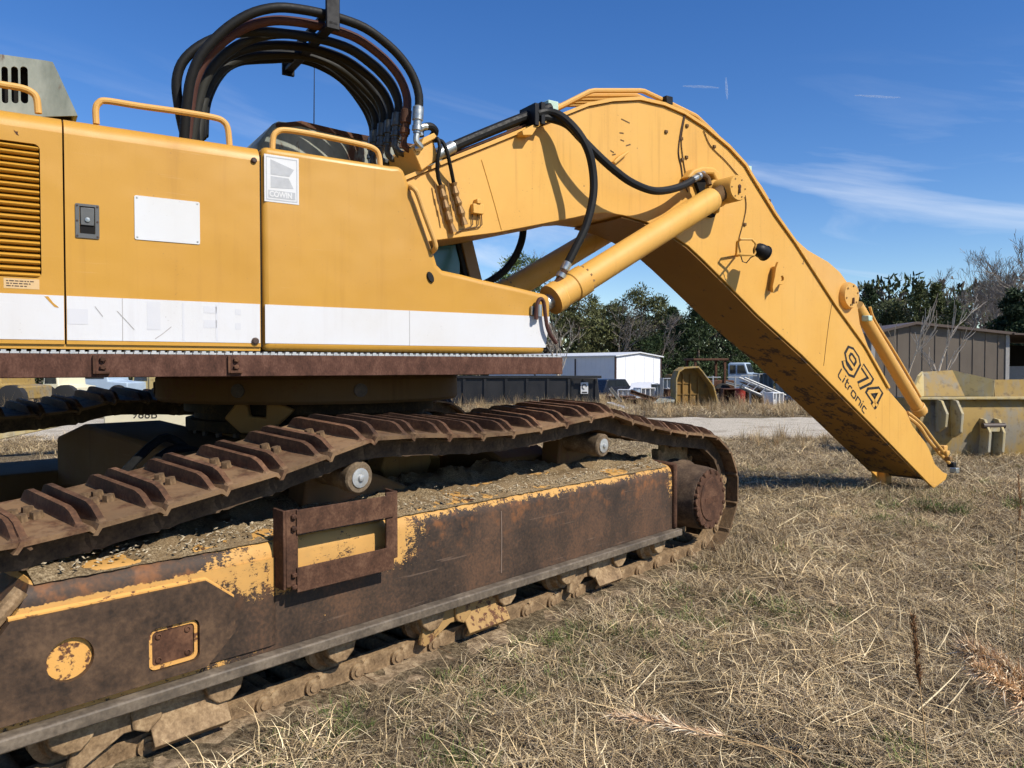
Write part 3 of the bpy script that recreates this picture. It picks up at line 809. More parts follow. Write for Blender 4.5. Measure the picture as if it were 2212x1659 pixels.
# side beam of rusty channel
SB1 = 1.225
mb = MB(); mb.prism(UP, [(0.0, 1.632), (0.0, 1.748), (0.10, 1.748), (0.10, 1.738), (0.012, 1.738), (0.012, 1.642), (0.10, 1.642), (0.10, 1.632)], -3.6, SB1, 'wz')
beam = part(mb, 'side_beam', rust('beam_rust', (0.043, 0.020, 0.013), (0.085, 0.039, 0.026), (0.145, 0.073, 0.050), 14, 0.9, 0.2, (1, 1, 0.6)), EX, bevel=0.004)
mb = MB(); mb.box(UP, SB1 - 0.012, SB1 - 0.002, 0.013, 0.55, 1.644, 1.736); part(mb, 'beam_end', M_RUSTR, beam)
for u in (222, 510):
    s, _ = UP.hit(u, 785, 0)
    mb = MB(); mb.box(UP, s - 0.045, s - 0.032, -0.016, 0.0, 1.650, 1.742); mb.box(UP, s - 0.032, s + 0.030, -0.016, -0.001, 1.650, 1.664); br = part(mb, 'beam_bracket', M_RUST, beam, bevel=0.002)
    for z in (1.682, 1.722):
        mb = MB(); mb.lathe(UP(s + 0.0, -0.001, z), -UP.n, [(0.015, 0), (0.015, 0.014), (0.010, 0.018)], 6); part(mb, 'bolt', M_RUST, br)
# catwalk grating with toothed edge
mb = MB(); teeth = []; s = -3.5
while s < SB1 - 0.02:
    mb.box(UP, s, s + 0.036, 0.004, 0.36, 1.749, 1.758); mb.box(UP, s + 0.004, s + 0.024, 0.004, 0.36, 1.758, 1.766); s += 0.040
gr = part(mb, 'catwalk_grating', M_ZINCP, EX, smooth=False); gr['kind'] = 'stuff'

# hood panels ---------------------------------------------------------
sA = UP.hit(139, 500, BW)[0]; sB = UP.hit(565, 520, BW)[0]
ZB, ZR, ZT = 1.795, 2.815, 2.905
def shoulder(s0, s1, name='hood_shoulder'):
    sec = [(BW, ZR)] + [(BW + 0.085 - 0.085 * math.cos(R(a)), ZR + 0.085 * math.sin(R(a))) for a in (15, 30, 45, 60, 75)] + [(BW + 0.10, ZT - 0.004), (3.05, ZT + 0.02), (3.05, ZR)]
    mb = MB(); mb.prism(UP, sec, s0, s1, 'wz'); return mb
def hood_panel(s0, s1, holes=(), inner=True):
    mb = shoulder(s0, s1); root = part(mb, 'hood_panel', M_BODY, EX)
    mb = MB(); mb.prism(UP, [(s0, ZB), (s1, ZB), (s1, ZR), (s0, ZR)], BW, BW + 0.02, 'sz', holes=holes); f = part(mb, 'panel_face', M_BODY, root)
    mb = MB(); mb.box(UP, s0 + 0.01, s1 - 0.01, 0.30, 3.0, ZB, ZR - 0.002); part(mb, 'engine_bay', M_DARK, root)
    return root
lz0 = UP.hit(86, 601, BW)[1]; lz1 = UP.hit(84, 312, BW)[1]; ls1 = UP.hit(88, 460, BW)[0]
rear = hood_panel(-3.3, sA - 0.004, holes=[rrect(-2.95, ls1, lz0, lz1, 0.025)])
NSL = 21
for k in range(NSL):
    z = lz0 + (lz1 - lz0) * (k + 0.1) / NSL; h = (lz1 - lz0) / NSL
    mb = MB(); mb.prism(UP, [(BW + 0.030, z), (BW + 0.006, z + h * 0.10), (BW + 0.001, z + h * 0.30), (BW + 0.006, z + h * 0.48), (BW + 0.035, z + h * 0.92), (BW + 0.038, z + h * 0.86)], -2.94, ls1 - 0.004, 'wz'); part(mb, 'louvre_slat', M_BODY, rear)
mb = MB(); mb.box(UP, -2.96, ls1 + 0.01, BW + 0.06, BW + 0.07, lz0, lz1); part(mb, 'louvre_back', M_DARK, rear)
door = hood_panel(sA + 0.004, sB - 0.008)
# dark joint behind the door gaps
mb = MB(); mb.box(UP, sA - 0.01, sA + 0.01, BW + 0.022, BW + 0.03, ZB, ZR); mb.box(UP, sB - 0.02, sB + 0.01, BW + 0.022, BW + 0.03, ZB, ZT - 0.05); part(mb, 'door_gap', M_DARK, door)
mb = MB(); mb.box(UP, -3.3, sB - 0.008, BW + 0.012, BW + 0.03, 1.772, 1.794); part(mb, 'door_sill', M_BODY, EX)

# front hood with the sloping nose
NOSE = [(845, 353), (866, 357), (874, 367), (883, 390), (906, 449), (929, 519), (942, 555), (947, 572), (958, 583), (1000, 592), (1038, 602), (1111, 618), (1180, 635), (1191, 641), (1190, 690), (1177, 766)]
pn = UP.hits(NOSE, BW)
pn[0] = (pn[0][0], ZT)
poly = [(sB + 0.004, 1.772), (sB + 0.004, ZT)] + pn[0:-1] + [(pn[-1][0], 1.772)]
mb = MB(); mb.prism(UP, poly, BW, 0.95); nose = part(mb, 'front_hood', M_BODY, EX, bevel=0.045, seg=4)

# white stripe
M_SCR = simple('grey_scratch', (0.36, 0.34, 0.33), 0.6)
def stripe(s0, s1, parent, z0=1.815, z1=2.030):
    mb = MB(); mb.box(UP, s0, s1, BW - 0.0022, BW + 0.001, z0, z1); return part(mb, 'white_stripe', M_WHITE, parent)
st0 = stripe(-3.3, sA - 0.006, rear); st1 = stripe(sA + 0.006, sB - 0.012, door)
mb = MB(); mb.prism(UP, [(sB + 0.016, 1.815), (UP.hit(1181, 750, BW)[0] - 0.012, 1.815), (UP.hit(1190, 690, BW)[0] - 0.010, 2.030), (sB + 0.016, 2.030)], BW - 0.0022, BW + 0.001); st2 = part(mb, 'white_stripe', M_WHITE, nose)
def patch(parent, name, mat, s0, s1, z0, z1, t=0.0032, sh=0.0):
    mb = MB(); mb.prism(UP, [(s0, z0), (s1, z0), (s1 + sh, z1), (s0 + sh, z1)], BW - t, BW - t + 0.0009); return part(mb, name, mat, parent)
for u, par in ((264, st1), (884, st2)):
    s = UP.hit(u, 700, BW)[0]; patch(par, 'stripe_joint', M_SCR, s, s + 0.003, 1.816, 2.029)
# ghost of removed lettering and scratches on the stripe
for u0, u1, v0, v1 in ((318, 346, 652, 712), (394, 398, 655, 735), (440, 468, 662, 676), (440, 468, 692, 708), (466, 470, 655, 735), (508, 520, 668, 680), (508, 520, 698, 712), (146, 190, 668, 700)):
    a = UP.hit(u0, v1, BW); b = UP.hit(u1, v0, BW); patch(st1, 'lettering_ghost', M_GHOST, a[0], b[0], a[1], min(b[1], 2.02))
for pts in (((253, 672), (268, 688), (290, 712)), ((335, 732), (350, 722), (370, 706)), ((205, 662), (222, 684))):
    mb = MB(); ribbon(mb, UP.hits(pts, BW), 0.0035, lambda x, y, h: UP(x, BW - 0.0036, y)); part(mb, 'scratch', M_SCR, st1)
mb = MB(); P = UP.hits([(96, 640), (104, 640), (116, 655), (125, 662), (127, 665), (118, 663), (107, 652)], BW); mb.prism(UP, P, BW - 0.0036, BW - 0.0022); part(mb, 'paint_flake', M_BODY, st0)

# latch, plates, sign, caps
def rect_hit(u0, v0, u1, v1, w=BW):
    a = UP.hit(u0, v1, w); b = UP.hit(u1, v0, w); return a[0], b[0], a[1], b[1]
s0, s1, z0, z1 = rect_hit(163, 444, 214, 513)
mb = MB(); mb.prism(UP, rrect(s0, s1, z0, z1, 0.006), BW - 0.006, BW + 0.002, 'sz', holes=[rrect(s0 + 0.018, s1 - 0.018, z0 + 0.022, z1 - 0.012, 0.004)]); lt = part(mb, 'door_latch', M_GREYLATCH, door, bevel=0.002)
mb = MB(); mb.box(UP, s0 + 0.02, s1 - 0.02, BW - 0.003, BW - 0.0006, z0 + 0.022, z1 - 0.012); part(mb, 'latch_pocket', M_DARK, lt)
mb = MB(); mb.box(UP, s0 + 0.022, s1 - 0.022, BW - 0.010, BW - 0.0032, z0 + 0.062, z1 - 0.018); part(mb, 'latch_paddle', M_GREYLATCH, lt, bevel=0.003)
mb = MB(); mb.lathe(UP((s0 + s1) / 2, BW - 0.010, (z0 + z1) / 2 + 0.006), -UP.n, [(0.012, 0), (0.011, 0.006), (0.004, 0.007)], 12); part(mb, 'lock_barrel', M_ZINC, lt)
for s in (s0 + 0.008, s1 - 0.008):
    for z in (z0 + 0.010, (z0 + z1) / 2, z1 - 0.010):
        mb = MB(); mb.lathe(UP(s, BW - 0.006, z), -UP.n, [(0.005, 0), (0.004, 0.003)], 8); part(mb, 'screw', M_BROWNCAP, lt)
s0, s1, z0, z1 = rect_hit(291, 437, 431, 517)
mb = MB(); mb.prism(UP, rrect(s0, s1, z0, z1, 0.008), BW - 0.004, BW + 0.001); bp = part(mb, 'blank_plate', M_PLATE, door)
for s in (s0 + 0.012, s1 - 0.012):
    for z in (z0 + 0.012, z1 - 0.012):
        mb = MB(); mb.lathe(UP(s, BW - 0.004, z), -UP.n, [(0.005, 0), (0.003, 0.002)], 8); part(mb, 'rivet', M_ZINC, bp)
s0, s1, z0, z1 = rect_hit(568, 343, 645, 434)
s0 += 0.008
dx, dz = s1 - s0, z1 - z0
Q = lambda x, y, h=0: UP(s0 + dx * x, BW - 0.0022 - h, z0 + dz * y)
mb = MB(); mb.box(UP, s0, s1, BW - 0.002, BW + 0.001, z0, z1); sg = part(mb, 'dealer_sign', M_PLATE, nose)
mb = MB(); ribbon(mb, [(0.06, 0.05), (0.94, 0.05), (0.94, 0.95), (0.06, 0.95)], 0.022, lambda x, y, h: Q(x, y, h), 0.0006, True); part(mb, 'sign_border', M_GREYINK, sg)
def flat(poly, name, mat, h, parent):
    mb = MB(); mb.add([Q(x, y, h) for x, y in poly], [tuple(range(len(poly)))]); return part(mb, name, mat, parent, smooth=False)
flat([(0.18, 0.58), (0.72, 0.58), (0.86, 0.74), (0.18, 0.90)], 'upper_pennant', M_GREYINK, 0.0008, sg)
flat([(0.18, 0.30), (0.84, 0.33), (0.70, 0.54), (0.18, 0.545)], 'lower_pennant', M_GREYINK, 0.0008, sg)
flat([(0.11, 0.09), (0.89, 0.09), (0.89, 0.25), (0.11, 0.25)], 'name_band', M_GREYINK, 0.0008, sg)
mb = MB(); text_into(mb, 'COWIN', lambda x, y, h: Q(x, y, 0.0016), 0.165, 0.135, 0.115, 1.12, 0.006); part(mb, 'sign_lettering', M_PLATE, sg, smooth=False)
for u, v, r, pr in ((548, 347, 0.016, door), (551, 737, 0.020, door)):
    s, z = UP.hit(u, v, BW); mb = MB(); mb.lathe(UP(s, BW - 0.003, z), -UP.n, [(r, -0.004), (r, 0.006), (r * .6, 0.012)], 16); part(mb, 'rubber_cap', M_BROWNCAP, pr)
s, z = UP.hit(929, 599, BW); mb = MB(); mb.prism(UP, [(s + 0.022 * math.cos(a) - 0.010 * math.sin(a), z + 0.034 * math.sin(a)) for a in [k * math.pi / 8 for k in range(16)]], BW - 0.012, BW + 0.002); part(mb, 'rubber_stop', M_RUBBER, nose, bevel=0.004)
s0, s1, z0, z1 = rect_hit(8, 604, 85, 622)
mb = MB(); mb.box(UP, s0, s1, BW - 0.001, BW + 0.001, z0, z1); tg = part(mb, 'warning_label', M_TAGP, rear)
for k in range(3):
    mb = MB(); z = z1 - (z1 - z0) * (0.25 + 0.25 * k); s = s0 + 0.01
    while s < s1 - 0.02 - 0.02 * k:
        l = random.uniform(0.006, 0.02); mb.add([UP(s, BW - 0.0016, z - 0.0025), UP(s + l, BW - 0.0016, z - 0.0025), UP(s + l, BW - 0.0016, z + 0.0025), UP(s, BW - 0.0016, z + 0.0025)], [(0, 1, 2, 3)]); s += l + 0.004
    part(mb, 'label_print', M_BROWNCAP, tg, smooth=False)
s, z = UP.hit(36, 287, BW); mb = MB(); mb.prism(UP, [(s - .012, z + .012), (s - .004, z + .006), (s + .006, z + .007), (s + .004, z - .002), (s + .009, z - .012), (s - .001, z - .008), (s - .007, z + .001)], BW - 0.0012, BW + .001); part(mb, 'rust_chip', M_RUST, rear)

# grab rails
def rail(pts, w, parent, r=0.0165):
    P = [UP(*(lambda q: (q[0], w, q[1]))(UP.hit(u, v, w))) for u, v in pts]
    mb = MB(); mb.tube(smooth(P, 5), r, 10); return part(mb, 'grab_rail', M_YELC, parent)
rail([(-160, 235), (-158, 190), (-140, 160), (-100, 163), (0, 182), (46, 190), (68, 199), (79, 213), (83, 245)], 0.17, rear)
rail([(208, 268), (207, 236), (214, 222), (231, 218), (300, 229), (400, 243), (462, 254), (482, 262), (492, 278), (496, 315)], 0.17, door)
rail([(588, 330), (590, 298), (597, 286), (614, 281), (660, 287), (730, 301), (780, 312), (806, 320), (818, 334), (822, 365)], 0.17, nose)
P = [UP(*(lambda q, w=w: (q[0], w, q[1]))(UP.hit(u, v, w))) for u, v, w in ((880, 402, 0.10), (893, 407, 0.03), (902, 420, 0.02), (916, 460, 0.02), (932, 503, 0.02), (940, 526, 0.02), (940, 537, 0.03), (930, 547, 0.10))]
mb = MB(); mb.tube(smooth(P, 4), 0.016, 10); part(mb, 'grab_rail', M_YELC, nose)

# small hose and bracket on the nose
P = [UP(*(lambda q: (q[0], 0.02, q[1]))(UP.hit(u, v, 0.02))) for u, v in ((1158, 690), (1160, 660), (1166, 646), (1174, 652), (1178, 680), (1182, 705), (1190, 725), (1202, 742))]
mb = MB(); mb.tube(smooth(P, 5), 0.014, 8); part(mb, 'drain_hose', M_RUBBRED, nose)
s, z = UP.hit(1163, 668, 0.03); mb = MB(); mb.cyl(UP(s, 0.02, z - .05), UP(s, 0.02, z + .03), 0.02, n=12); mb.box(UP, s - .05, s + .03, 0.04, 0.058, z - .04, z + .02); part(mb, 'hose_clip', M_ZINC, nose)

# weathered intake box on the engine deck, far left
W = 1.15
poly = UP.hits([(-240, 260), (-240, 90), (0, 117), (100, 131), (114, 134), (124, 154), (168, 250)], W)
holes = []
for u0, u1 in ((4, 17), (25, 39), (45, 60), (-60, -47), (-38, -25), (-17, -4)):
    a = UP.hit(u0, 222, W); b = UP.hit(u1, 145, W); holes.append(rrect(a[0], b[0], a[1], b[1], (b[0] - a[0]) * 0.49))
mb = MB(); mb.prism(UP, poly, W, W + 0.012, holes=holes); ib = part(mb, 'intake_box', M_PEEL, EX)
inner = [(s, z) for s, z in poly]
mb = MB(); mb.prism(UP, [(inner[0][0] + .01, inner[0][1]), (inner[1][0] + .01, inner[1][1] - .01), (inner[4][0] - .04, inner[4][1] - .02), (inner[6][0] - .03, inner[6][1])], W + 0.10, W + 0.9); part(mb, 'intake_core', M_DARK, ib)
mb = MB(); mb.prism(UP, [(p[0], p[1]) for p in poly[2:]] + [(poly[6][0] - .02, poly[6][1]), (poly[4][0] - .02, poly[4][1] - .012), (poly[2][0], poly[2][1] - .012)], W + 0.013, W + 0.92); part(mb, 'intake_top', M_PEEL, ib)
mb = MB(); c = UP(poly[5][0] - 0.55, W - 0.10, ZT + 0.03); mb.lathe(c, UP.n, [(0.13, 0), (0.15, 0.02), (0.15, 0.09)], 24); part(mb, 'filler_cap', M_YELC, ib)

# cab on the far side
W = 2.15
rp = UP.hits([(558, 309), (591, 266), (603, 260), (650, 265), (700, 279), (752, 289), (800, 297)], W)
rz = rp[-1][1]
s_f = UP.hit(1003, 530, W)[0]
mb = MB(); mb.prism(UP, rp + [(s_f - 0.05, rz - 0.01), (s_f + 0.02, rz - 0.12), (s_f, rz - 0.30), (rp[0][0], rz - 0.30)], W, 3.2); cab = part(mb, 'cab', M_PEEL, EX, bevel=0.03)
mb = MB(); mb.prism(UP, [(rp[1][0] + .02, rp[1][1]), (rp[3][0], rp[3][1] + .012), (rp[5][0], rp[5][1] + .012), (s_f - .1, rz), (s_f - .1, rz - .06), (rp[5][0], rp[5][1] - .03), (rp[3][0], rp[3][1] - .03), (rp[1][0] + .02, rp[1][1] - .03)], W - 0.012, 3.21); part(mb, 'roof_edge', M_RUST, cab)
mb = MB(); mb.box(UP, rp[0][0] + .02, s_f - 0.04, W + 0.02, 3.18, 1.76, rz - 0.30); part(mb, 'cab_glass', M_GLASS, cab)
a = UP.hit(1000, 520, W); b = UP.hit(1020, 602, W); sl = (b[0] - a[0]) / (b[1] - a[1])
def pillar(s_at, z_at, width, mat, w0, w1, name):
    lo, hi = 1.76, rz - 0.2
    q = [(s_at + sl * (lo - z_at), lo), (s_at + width + sl * (lo - z_at), lo), (s_at + width + sl * (hi - z_at), hi), (s_at + sl * (hi - z_at), hi)]
    mb = MB(); mb.prism(UP, q, w0, w1); part(mb, name, mat, cab, bevel=0.008)
pillar(a[0] - 0.08, a[1], 0.05, M_RUBBER, W, W + 0.05, 'window_seal')
pillar(a[0] - 0.03, a[1], 0.13, paint('tan_cab_paint', (0.30, 0.20, 0.10), 0.4, 0.8), W - 0.02, 3.15, 'cab_pillar')
s, z = UP.hit(678, 278, 2.5)
mb = MB(); mb.tube([UP(s, 2.5, z - .05), UP(s + .01, 2.5, UP.hit(683, 105, 2.5)[1])], [0.006, 0.003], 6); part(mb, 'aerial', M_RUBBER, cab)

# ------------------------------------------------------------------ boom
BN, BF = 1.22, 1.98
TOPE = [(700, 470), (760, 442), (820, 414), (881, 388), (960, 355), (1040, 323), (1121, 290), (1175, 268), (1220, 251), (1270, 231), (1322, 221), (1381, 218), (1433, 230), (1475, 248), (1520, 277), (1572, 321), (1607, 359), (1619, 380), (1672, 466), (1715, 526), (1801, 659), (1866, 749), (1917, 840), (1957, 887)]
TIPN = [(1971, 920), (2000, 957), (2007, 970), (2020, 1003), (2037, 1020), (2047, 1024), (2043, 1036), (2018, 1055)]
BOTE = [(2008, 1046), (1879, 913), (1733, 767), (1638, 681), (1576, 618), (1520, 562), (1488, 532), (1460, 513), (1425, 493), (1395, 479), (1346, 465), (1308, 460), (1277, 462), (1242, 470), (1155, 487), (1072, 503), (944, 519), (840, 536), (740, 560), (690, 530)]
te, tn, be = UP.hits(TOPE, BN), UP.hits(TIPN, BN), UP.hits(BOTE, BN)
core = te + [UP.hit(1978, 945, BN), UP.hit(1996, 985, BN), UP.hit(1992, 1028, BN)] + be[1:]
mb = MB(); mb.prism(UP, core, BN + 0.03, BF - 0.03); boom = part(mb, 'boom', M_YEL, EX, ang=25)
near_side = te + tn + be
mb = MB(); mb.prism(UP, near_side, BN, BN + 0.031); part(mb, 'side_plate', M_YEL, boom, bevel=0.006)
far_tip = [(1984, 904), (2014, 944), (2037, 973), (2053, 1006), (2065, 1031)]
ft = UP.hits(far_tip, BF - 0.06)
mb = MB(); mb.prism(UP, te + [(s, z) for s, z in tn[:1]] + tn[1:] + be, BF - 0.031, BF); part(mb, 'side_plate', M_YEL, boom, bevel=0.006)
# flange strips standing a finger proud of the side plates along the top
def offset_strip(pts, d, w0, w1, name, mat, thick):
    n = len(pts); nrm = []
    for i in range(n):
        a = Vector(pts[max(0, i - 1)]); c = Vector(pts[min(n - 1, i + 1)]); t = (c - a).normalized(); nrm.append(Vector((-t.y, t.x)))
    o = [Vector(p) + nn * d for p, nn in zip(pts, nrm)]; q = [Vector(p) + nn * (d + thick) for p, nn in zip(pts, nrm)]
    vs = []; fs = []
    for a, b in zip(o, q):
        vs += [UP(a.x, w0, a.y), UP(b.x, w0, b.y), UP(b.x, w1, b.y), UP(a.x, w1, a.y)]
    for i in range(n - 1):
        for j in range(4): fs.append((i * 4 + j, i * 4 + (j + 1) % 4, i * 4 + 4 + (j + 1) % 4, i * 4 + 4 + j))
    fs += [(0, 1, 2, 3), tuple(4 * n - 4 + j for j in range(4))]
    mb = MB(); mb.add(vs, fs); return part(mb, name, mat, boom, ang=25)
offset_strip(te[2:-1], 0.004, BN - 0.025, BF + 0.025, 'top_plate', M_YEL, 0.03)
def underside():
    n = Nd('scuffed_shaded_underside')
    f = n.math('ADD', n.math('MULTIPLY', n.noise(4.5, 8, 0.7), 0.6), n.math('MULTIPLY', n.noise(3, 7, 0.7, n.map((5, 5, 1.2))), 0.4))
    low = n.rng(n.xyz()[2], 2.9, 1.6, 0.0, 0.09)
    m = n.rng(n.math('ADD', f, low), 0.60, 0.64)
    c = n.mix(m, n.mix(n.noise(3, 4), (0.33, 0.165, 0.030), (0.24, 0.115, 0.022)), n.mix(n.noise(20, 4), (0.035, 0.022, 0.016), (0.10, 0.055, 0.03)))  # yellow base lowered to paint in shade beneath the boom; scuffs over it
    n.bump(n.math('MULTIPLY', m, -1), 0.3, 0.004)
    return n.fin(c, 0.65, 0, 0.35)
M_UNDER = underside()
offset_strip([UP.hit(1992, 1028, BN)] + be[1:11], 0.010, BN + 0.02, BF - 0.02, 'belly_plate', M_UNDER, 0.014)
# welded seams on the near plate
def seam(pts, r=0.004, mat=M_YELD, w=BN):
    P = [UP(q[0], w - 0.002, q[1]) for q in UP.hits(pts, w)]
    mb = MB(); mb.tube(P, r, 5); return part(mb, 'weld_seam', mat, boom)
seam([(1040, 345), (1052, 385), (1068, 440), (1083, 496)], 0.004, M_YEL)
seam([(1797, 655), (1791, 690), (1784, 745), (1779, 790)], 0.003)
# dirt line under the flange
# ears for the stick cylinder
EAR = UP.hits([(1660, 462), (1700, 500), (1745, 540), (1790, 566), (1815, 588), (1832, 612), (1845, 640), (1853, 665), (1858, 700), (1885, 775), (1915, 830), (1940, 900), (1880, 800), (1800, 670), (1720, 545)], 1.40)
for w in (1.40, 1.76):
    mb = MB(); mb.prism(UP, EAR, w, w + 0.045); part(mb, 'cylinder_ear', M_YELC, boom, bevel=0.008)
s, z = UP.hit(1841, 638, 1.33)
mb = MB(); mb.lathe(UP(s, 1.40, z), -UP.n, [(0.165, -0.01), (0.165, 0.03), (0.150, 0.06), (0.148, 0.068)], 32); pc = part(mb, 'pin_cap', M_YELC, boom)
for k in range(6):
    a = k * math.pi / 3 + .3; mb = MB(); mb.lathe(UP(s + 0.118 * math.cos(a), 1.332, z + 0.118 * math.sin(a)), -UP.n, [(0.013, 0), (0.010, 0.01)], 6); part(mb, 'bolt', M_BRASS, pc)
mb = MB(); mb.tube([UP(s + .02, 1.325, z - .03), UP(s + .01, 1.318, z - .10)], 0.014, 8); part(mb, 'grease_nipple', M_RUST, pc)
# dark oil streak below the pin
# stick cylinder
a = UP.hit(1868, 690, 1.6); b = UP.hit(1988, 890, 1.6)
A, B = UP(a[0], 1.6, a[1]), UP(b[0], 1.6, b[1]); D = (B - A).normalized()
mb = MB(); mb.tube([A - D * 0.25, A, B], 0.082, 20); sc_ = part(mb, 'stick_cylinder', M_YELC, boom, ang=40)
mb = MB(); mb.lathe(B, D, [(0.092, -0.12), (0.10, -0.11), (0.10, 0.0), (0.085, 0.01), (0.05, 0.015)], 20); part(mb, 'gland', M_YELC, sc_)
for k in range(8):
    an = k * math.pi / 4; o = D.orthogonal().normalized(); q = D.cross(o); c = B + (o * math.cos(an) + q * math.sin(an)) * 0.078
    mb = MB(); mb.lathe(c, D, [(0.016, 0), (0.016, 0.025)], 6); part(mb, 'bolt', M_BRASS, sc_)
for off, rr in (((13, -5), 0.018),):
    P = [(1866 + off[0], 668 + off[1]), (1878 + off[0], 700 + off[1]), (1925 + off[0], 775 + off[1]), (1975 + off[0], 862 + off[1])]
    P = [UP(q[0], 1.55, q[1]) for q in UP.hits(P, 1.55)]
    mb = MB(); mb.tube(smooth(P, 4), rr, 8); part(mb, 'steel_pipe', M_YELC, boom)
P = [UP(q[0], 1.30, q[1]) for q in UP.hits([(1960, 890), (1990, 915), (2015, 948), (2036, 974), (2046, 985)], 1.30)]
mb = MB(); mb.tube(smooth(P, 4), 0.02, 8); part(mb, 'steel_pipe', M_YELC, boom)
P = [UP(q[0], 1.50, q[1]) for q in UP.hits([(1960, 900), (1985, 920), (2005, 950), (2030, 980), (2050, 1000)], 1.50)]
mb = MB(); mb.tube(smooth(P, 4), 0.024, 8); part(mb, 'steel_pipe', M_YELC, boom)
for u, v, w, m, d in ((2036, 968, 1.4, M_YELC, .05), (2048, 990, 1.45, M_BRASS, .04), (2056, 1004, 1.55, M_RUBBER, .045), (2062, 1016, 1.6, M_ZINC, .05), (1873, 688, 1.48, M_GREENP, .045), (2041, 978, 1.30, M_YELC, .04)):
    s, z = UP.hit(u, v, w); mb = MB(); mb.box(UP, s - d, s + d, w - .05, w + .05, z - d * .8, z + d * .8); part(mb, 'pipe_clamp', m, boom, bevel=0.012)
s, z = UP.hit(2022, 1022, BN); mb = MB(); mb.lathe(UP(s, BN + .01, z), UP.n, [(0.11, 0.02), (0.11, 0.70)], 20); part(mb, 'tip_bush', M_DARKSTEEL, boom)
s, z = UP.hit(1905, 1022, BF); mb = MB(); mb.box(UP, s - .14, s + .02, BF - .14, BF + .08, 0.02, 0.30); part(mb, 'tip_lug', M_YELC, boom, bevel=0.02)

# lettering on the boom
def letter_place(o, xe, yt, w, nx, ny):
    so = Vector(UP.hit(*o, w)); ex = (Vector(UP.hit(*xe, w)) - so) / nx; ey = (Vector(UP.hit(*yt, w)) - so)
    t = ex.normalized(); ey = (ey - t * ey.dot(t)) / ny
    return lambda x, y, h: UP(*(lambda q: (q.x, w - h, q.y))(so + ex * x + ey * y))
G = {'9': [([(1.0, .55), (.25, .55), (0, .75), (0, 1.2), (.25, 1.4), (.75, 1.4), (1, 1.2), (1, .2), (.75, 0), (.25, 0), (0, .18)], False)],
     '7': [([(0, 1.4), (1, 1.4), (1, 1.22), (.45, 0)], False)],
     '4': [([(1.1, .42), (0, .42), (0, .55), (.62, 1.4), (.78, 1.4), (.78, 0)], False)]}
pl9 = letter_place((1821, 783), (1889, 884), (1838, 753), BN - 0.0012, 3.75, 1.4)
black, yel = MB(), MB()
for i, ch in enumerate('974'):
    for st, cl in G[ch]:
        ribbon(black, [(x * 1.0 + i * 1.38, y) for x, y in st], 0.55, pl9, 0.0005)
        s2 = [Vector(p) for p in st]; s2[0] = s2[0] + (s2[1] - s2[0]).normalized() * 0.03; s2[-1] = s2[-1] + (s2[-2] - s2[-1]).normalized() * 0.03
        ribbon(yel, [(p.x + i * 1.38, p.y) for p in s2], 0.23, pl9, 0.0016)
part(black, 'model_number', M_INK, boom, smooth=False); part(yel, 'model_number_fill', M_YEL, boom, smooth=False)
LG = {'L': ([[(0, 1), (0, .15), (.1, 0), (.55, 0)]], .8), 'i': ([[(0, 0), (0, .62)], [(0, .80), (0, .94)]], .28), 't': ([[(.12, .95), (.12, .14), (.22, 0), (.45, 0)], [(-.02, .62), (.45, .62)]], .62),
      'r': ([[(0, 0), (0, .52), (.1, .62), (.42, .62)]], .58), 'o': ([[(.1, 0), (.5, 0), (.6, .1), (.6, .52), (.5, .62), (.1, .62), (0, .52), (0, .1)]], .86), 'n': ([[(0, 0), (0, .62), (.5, .62), (.6, .52), (.6, 0)]], .86), 'c': ([[(.5, .62), (.1, .62), (0, .52), (0, .1), (.1, 0), (.5, 0)]], .6)}
pll = letter_place((1810, 812), (1873, 902), (1817, 795), BN - 0.0012, 5.3, 1.0)
mb = MB(); x = 0
for ch in 'Litronic':
    sts, adv = LG[ch]
    for j, st in enumerate(sts): ribbon(mb, [(x + a, b) for a, b in st], 0.155, pll, 0.0006 + .0003 * j, ch == 'o')
    x += adv
part(mb, 'model_name', M_INK, boom, smooth=False)

# boom cylinders
def boom_cyl(w, near):
    a = UP.hit(1226, 626, w) if near else UP.hit(1226, 626, 1.0); b = UP.hit(1538, 430, w) if near else UP.hit(1530, 435, 1.0)
    A, B = UP(a[0], w, a[1]), UP(b[0], w, b[1]); D = (B - A).normalized()
    mb = MB(); mb.tube([A, B - D * 0.02, B, B + D * 0.025], [0.118, 0.118, 0.112, 0.09], 32); cy = part(mb, 'boom_cylinder', M_YEL, EX, ang=40)
    mb = MB(); mb.lathe(A, -D, [(0.118, -0.20), (0.133, -0.19), (0.133, -0.05), (0.124, -0.04), (0.124, 0.10), (0.133, 0.11), (0.133, 0.20), (0.07, 0.21)], 32); part(mb, 'gland', M_YEL, cy)
    for k in range(14):
        an = k * math.pi / 7; o = D.orthogonal().normalized(); q = D.cross(o); c = A + (o * math.cos(an) + q * math.sin(an)) * 0.122 + D * 0.19
        mb = MB(); mb.lathe(c, D, [(0.011, 0), (0.011, 0.022)], 6); part(mb, 'bolt', M_BRASS, cy)
    mb = MB(); mb.tube([A - D * 0.20, A - D * 1.1], 0.065, 18); part(mb, 'piston_rod', M_ZINC, cy)
    mb = MB(); mb.tube([B - D * .01, B + D * 0.28], [0.075, 0.08], 14); part(mb, 'rod_eye', M_YELD, cy)
    # feed pipe along the barrel
    return cy, A, B, D
cyN, cA, cB, cD = boom_cyl(1.0, True)
boom_cyl(2.2, False)
s, z = UP.hit(1582, 409, 0.95)
mb = MB(); mb.lathe(UP(s, 1.225, z), -UP.n, [(0.15, -0.01), (0.145, 0.10), (0.128, 0.12), (0.126, 0.34), (0.118, 0.352)], 32); pc = part(mb, 'pin_boss', M_YEL, boom)
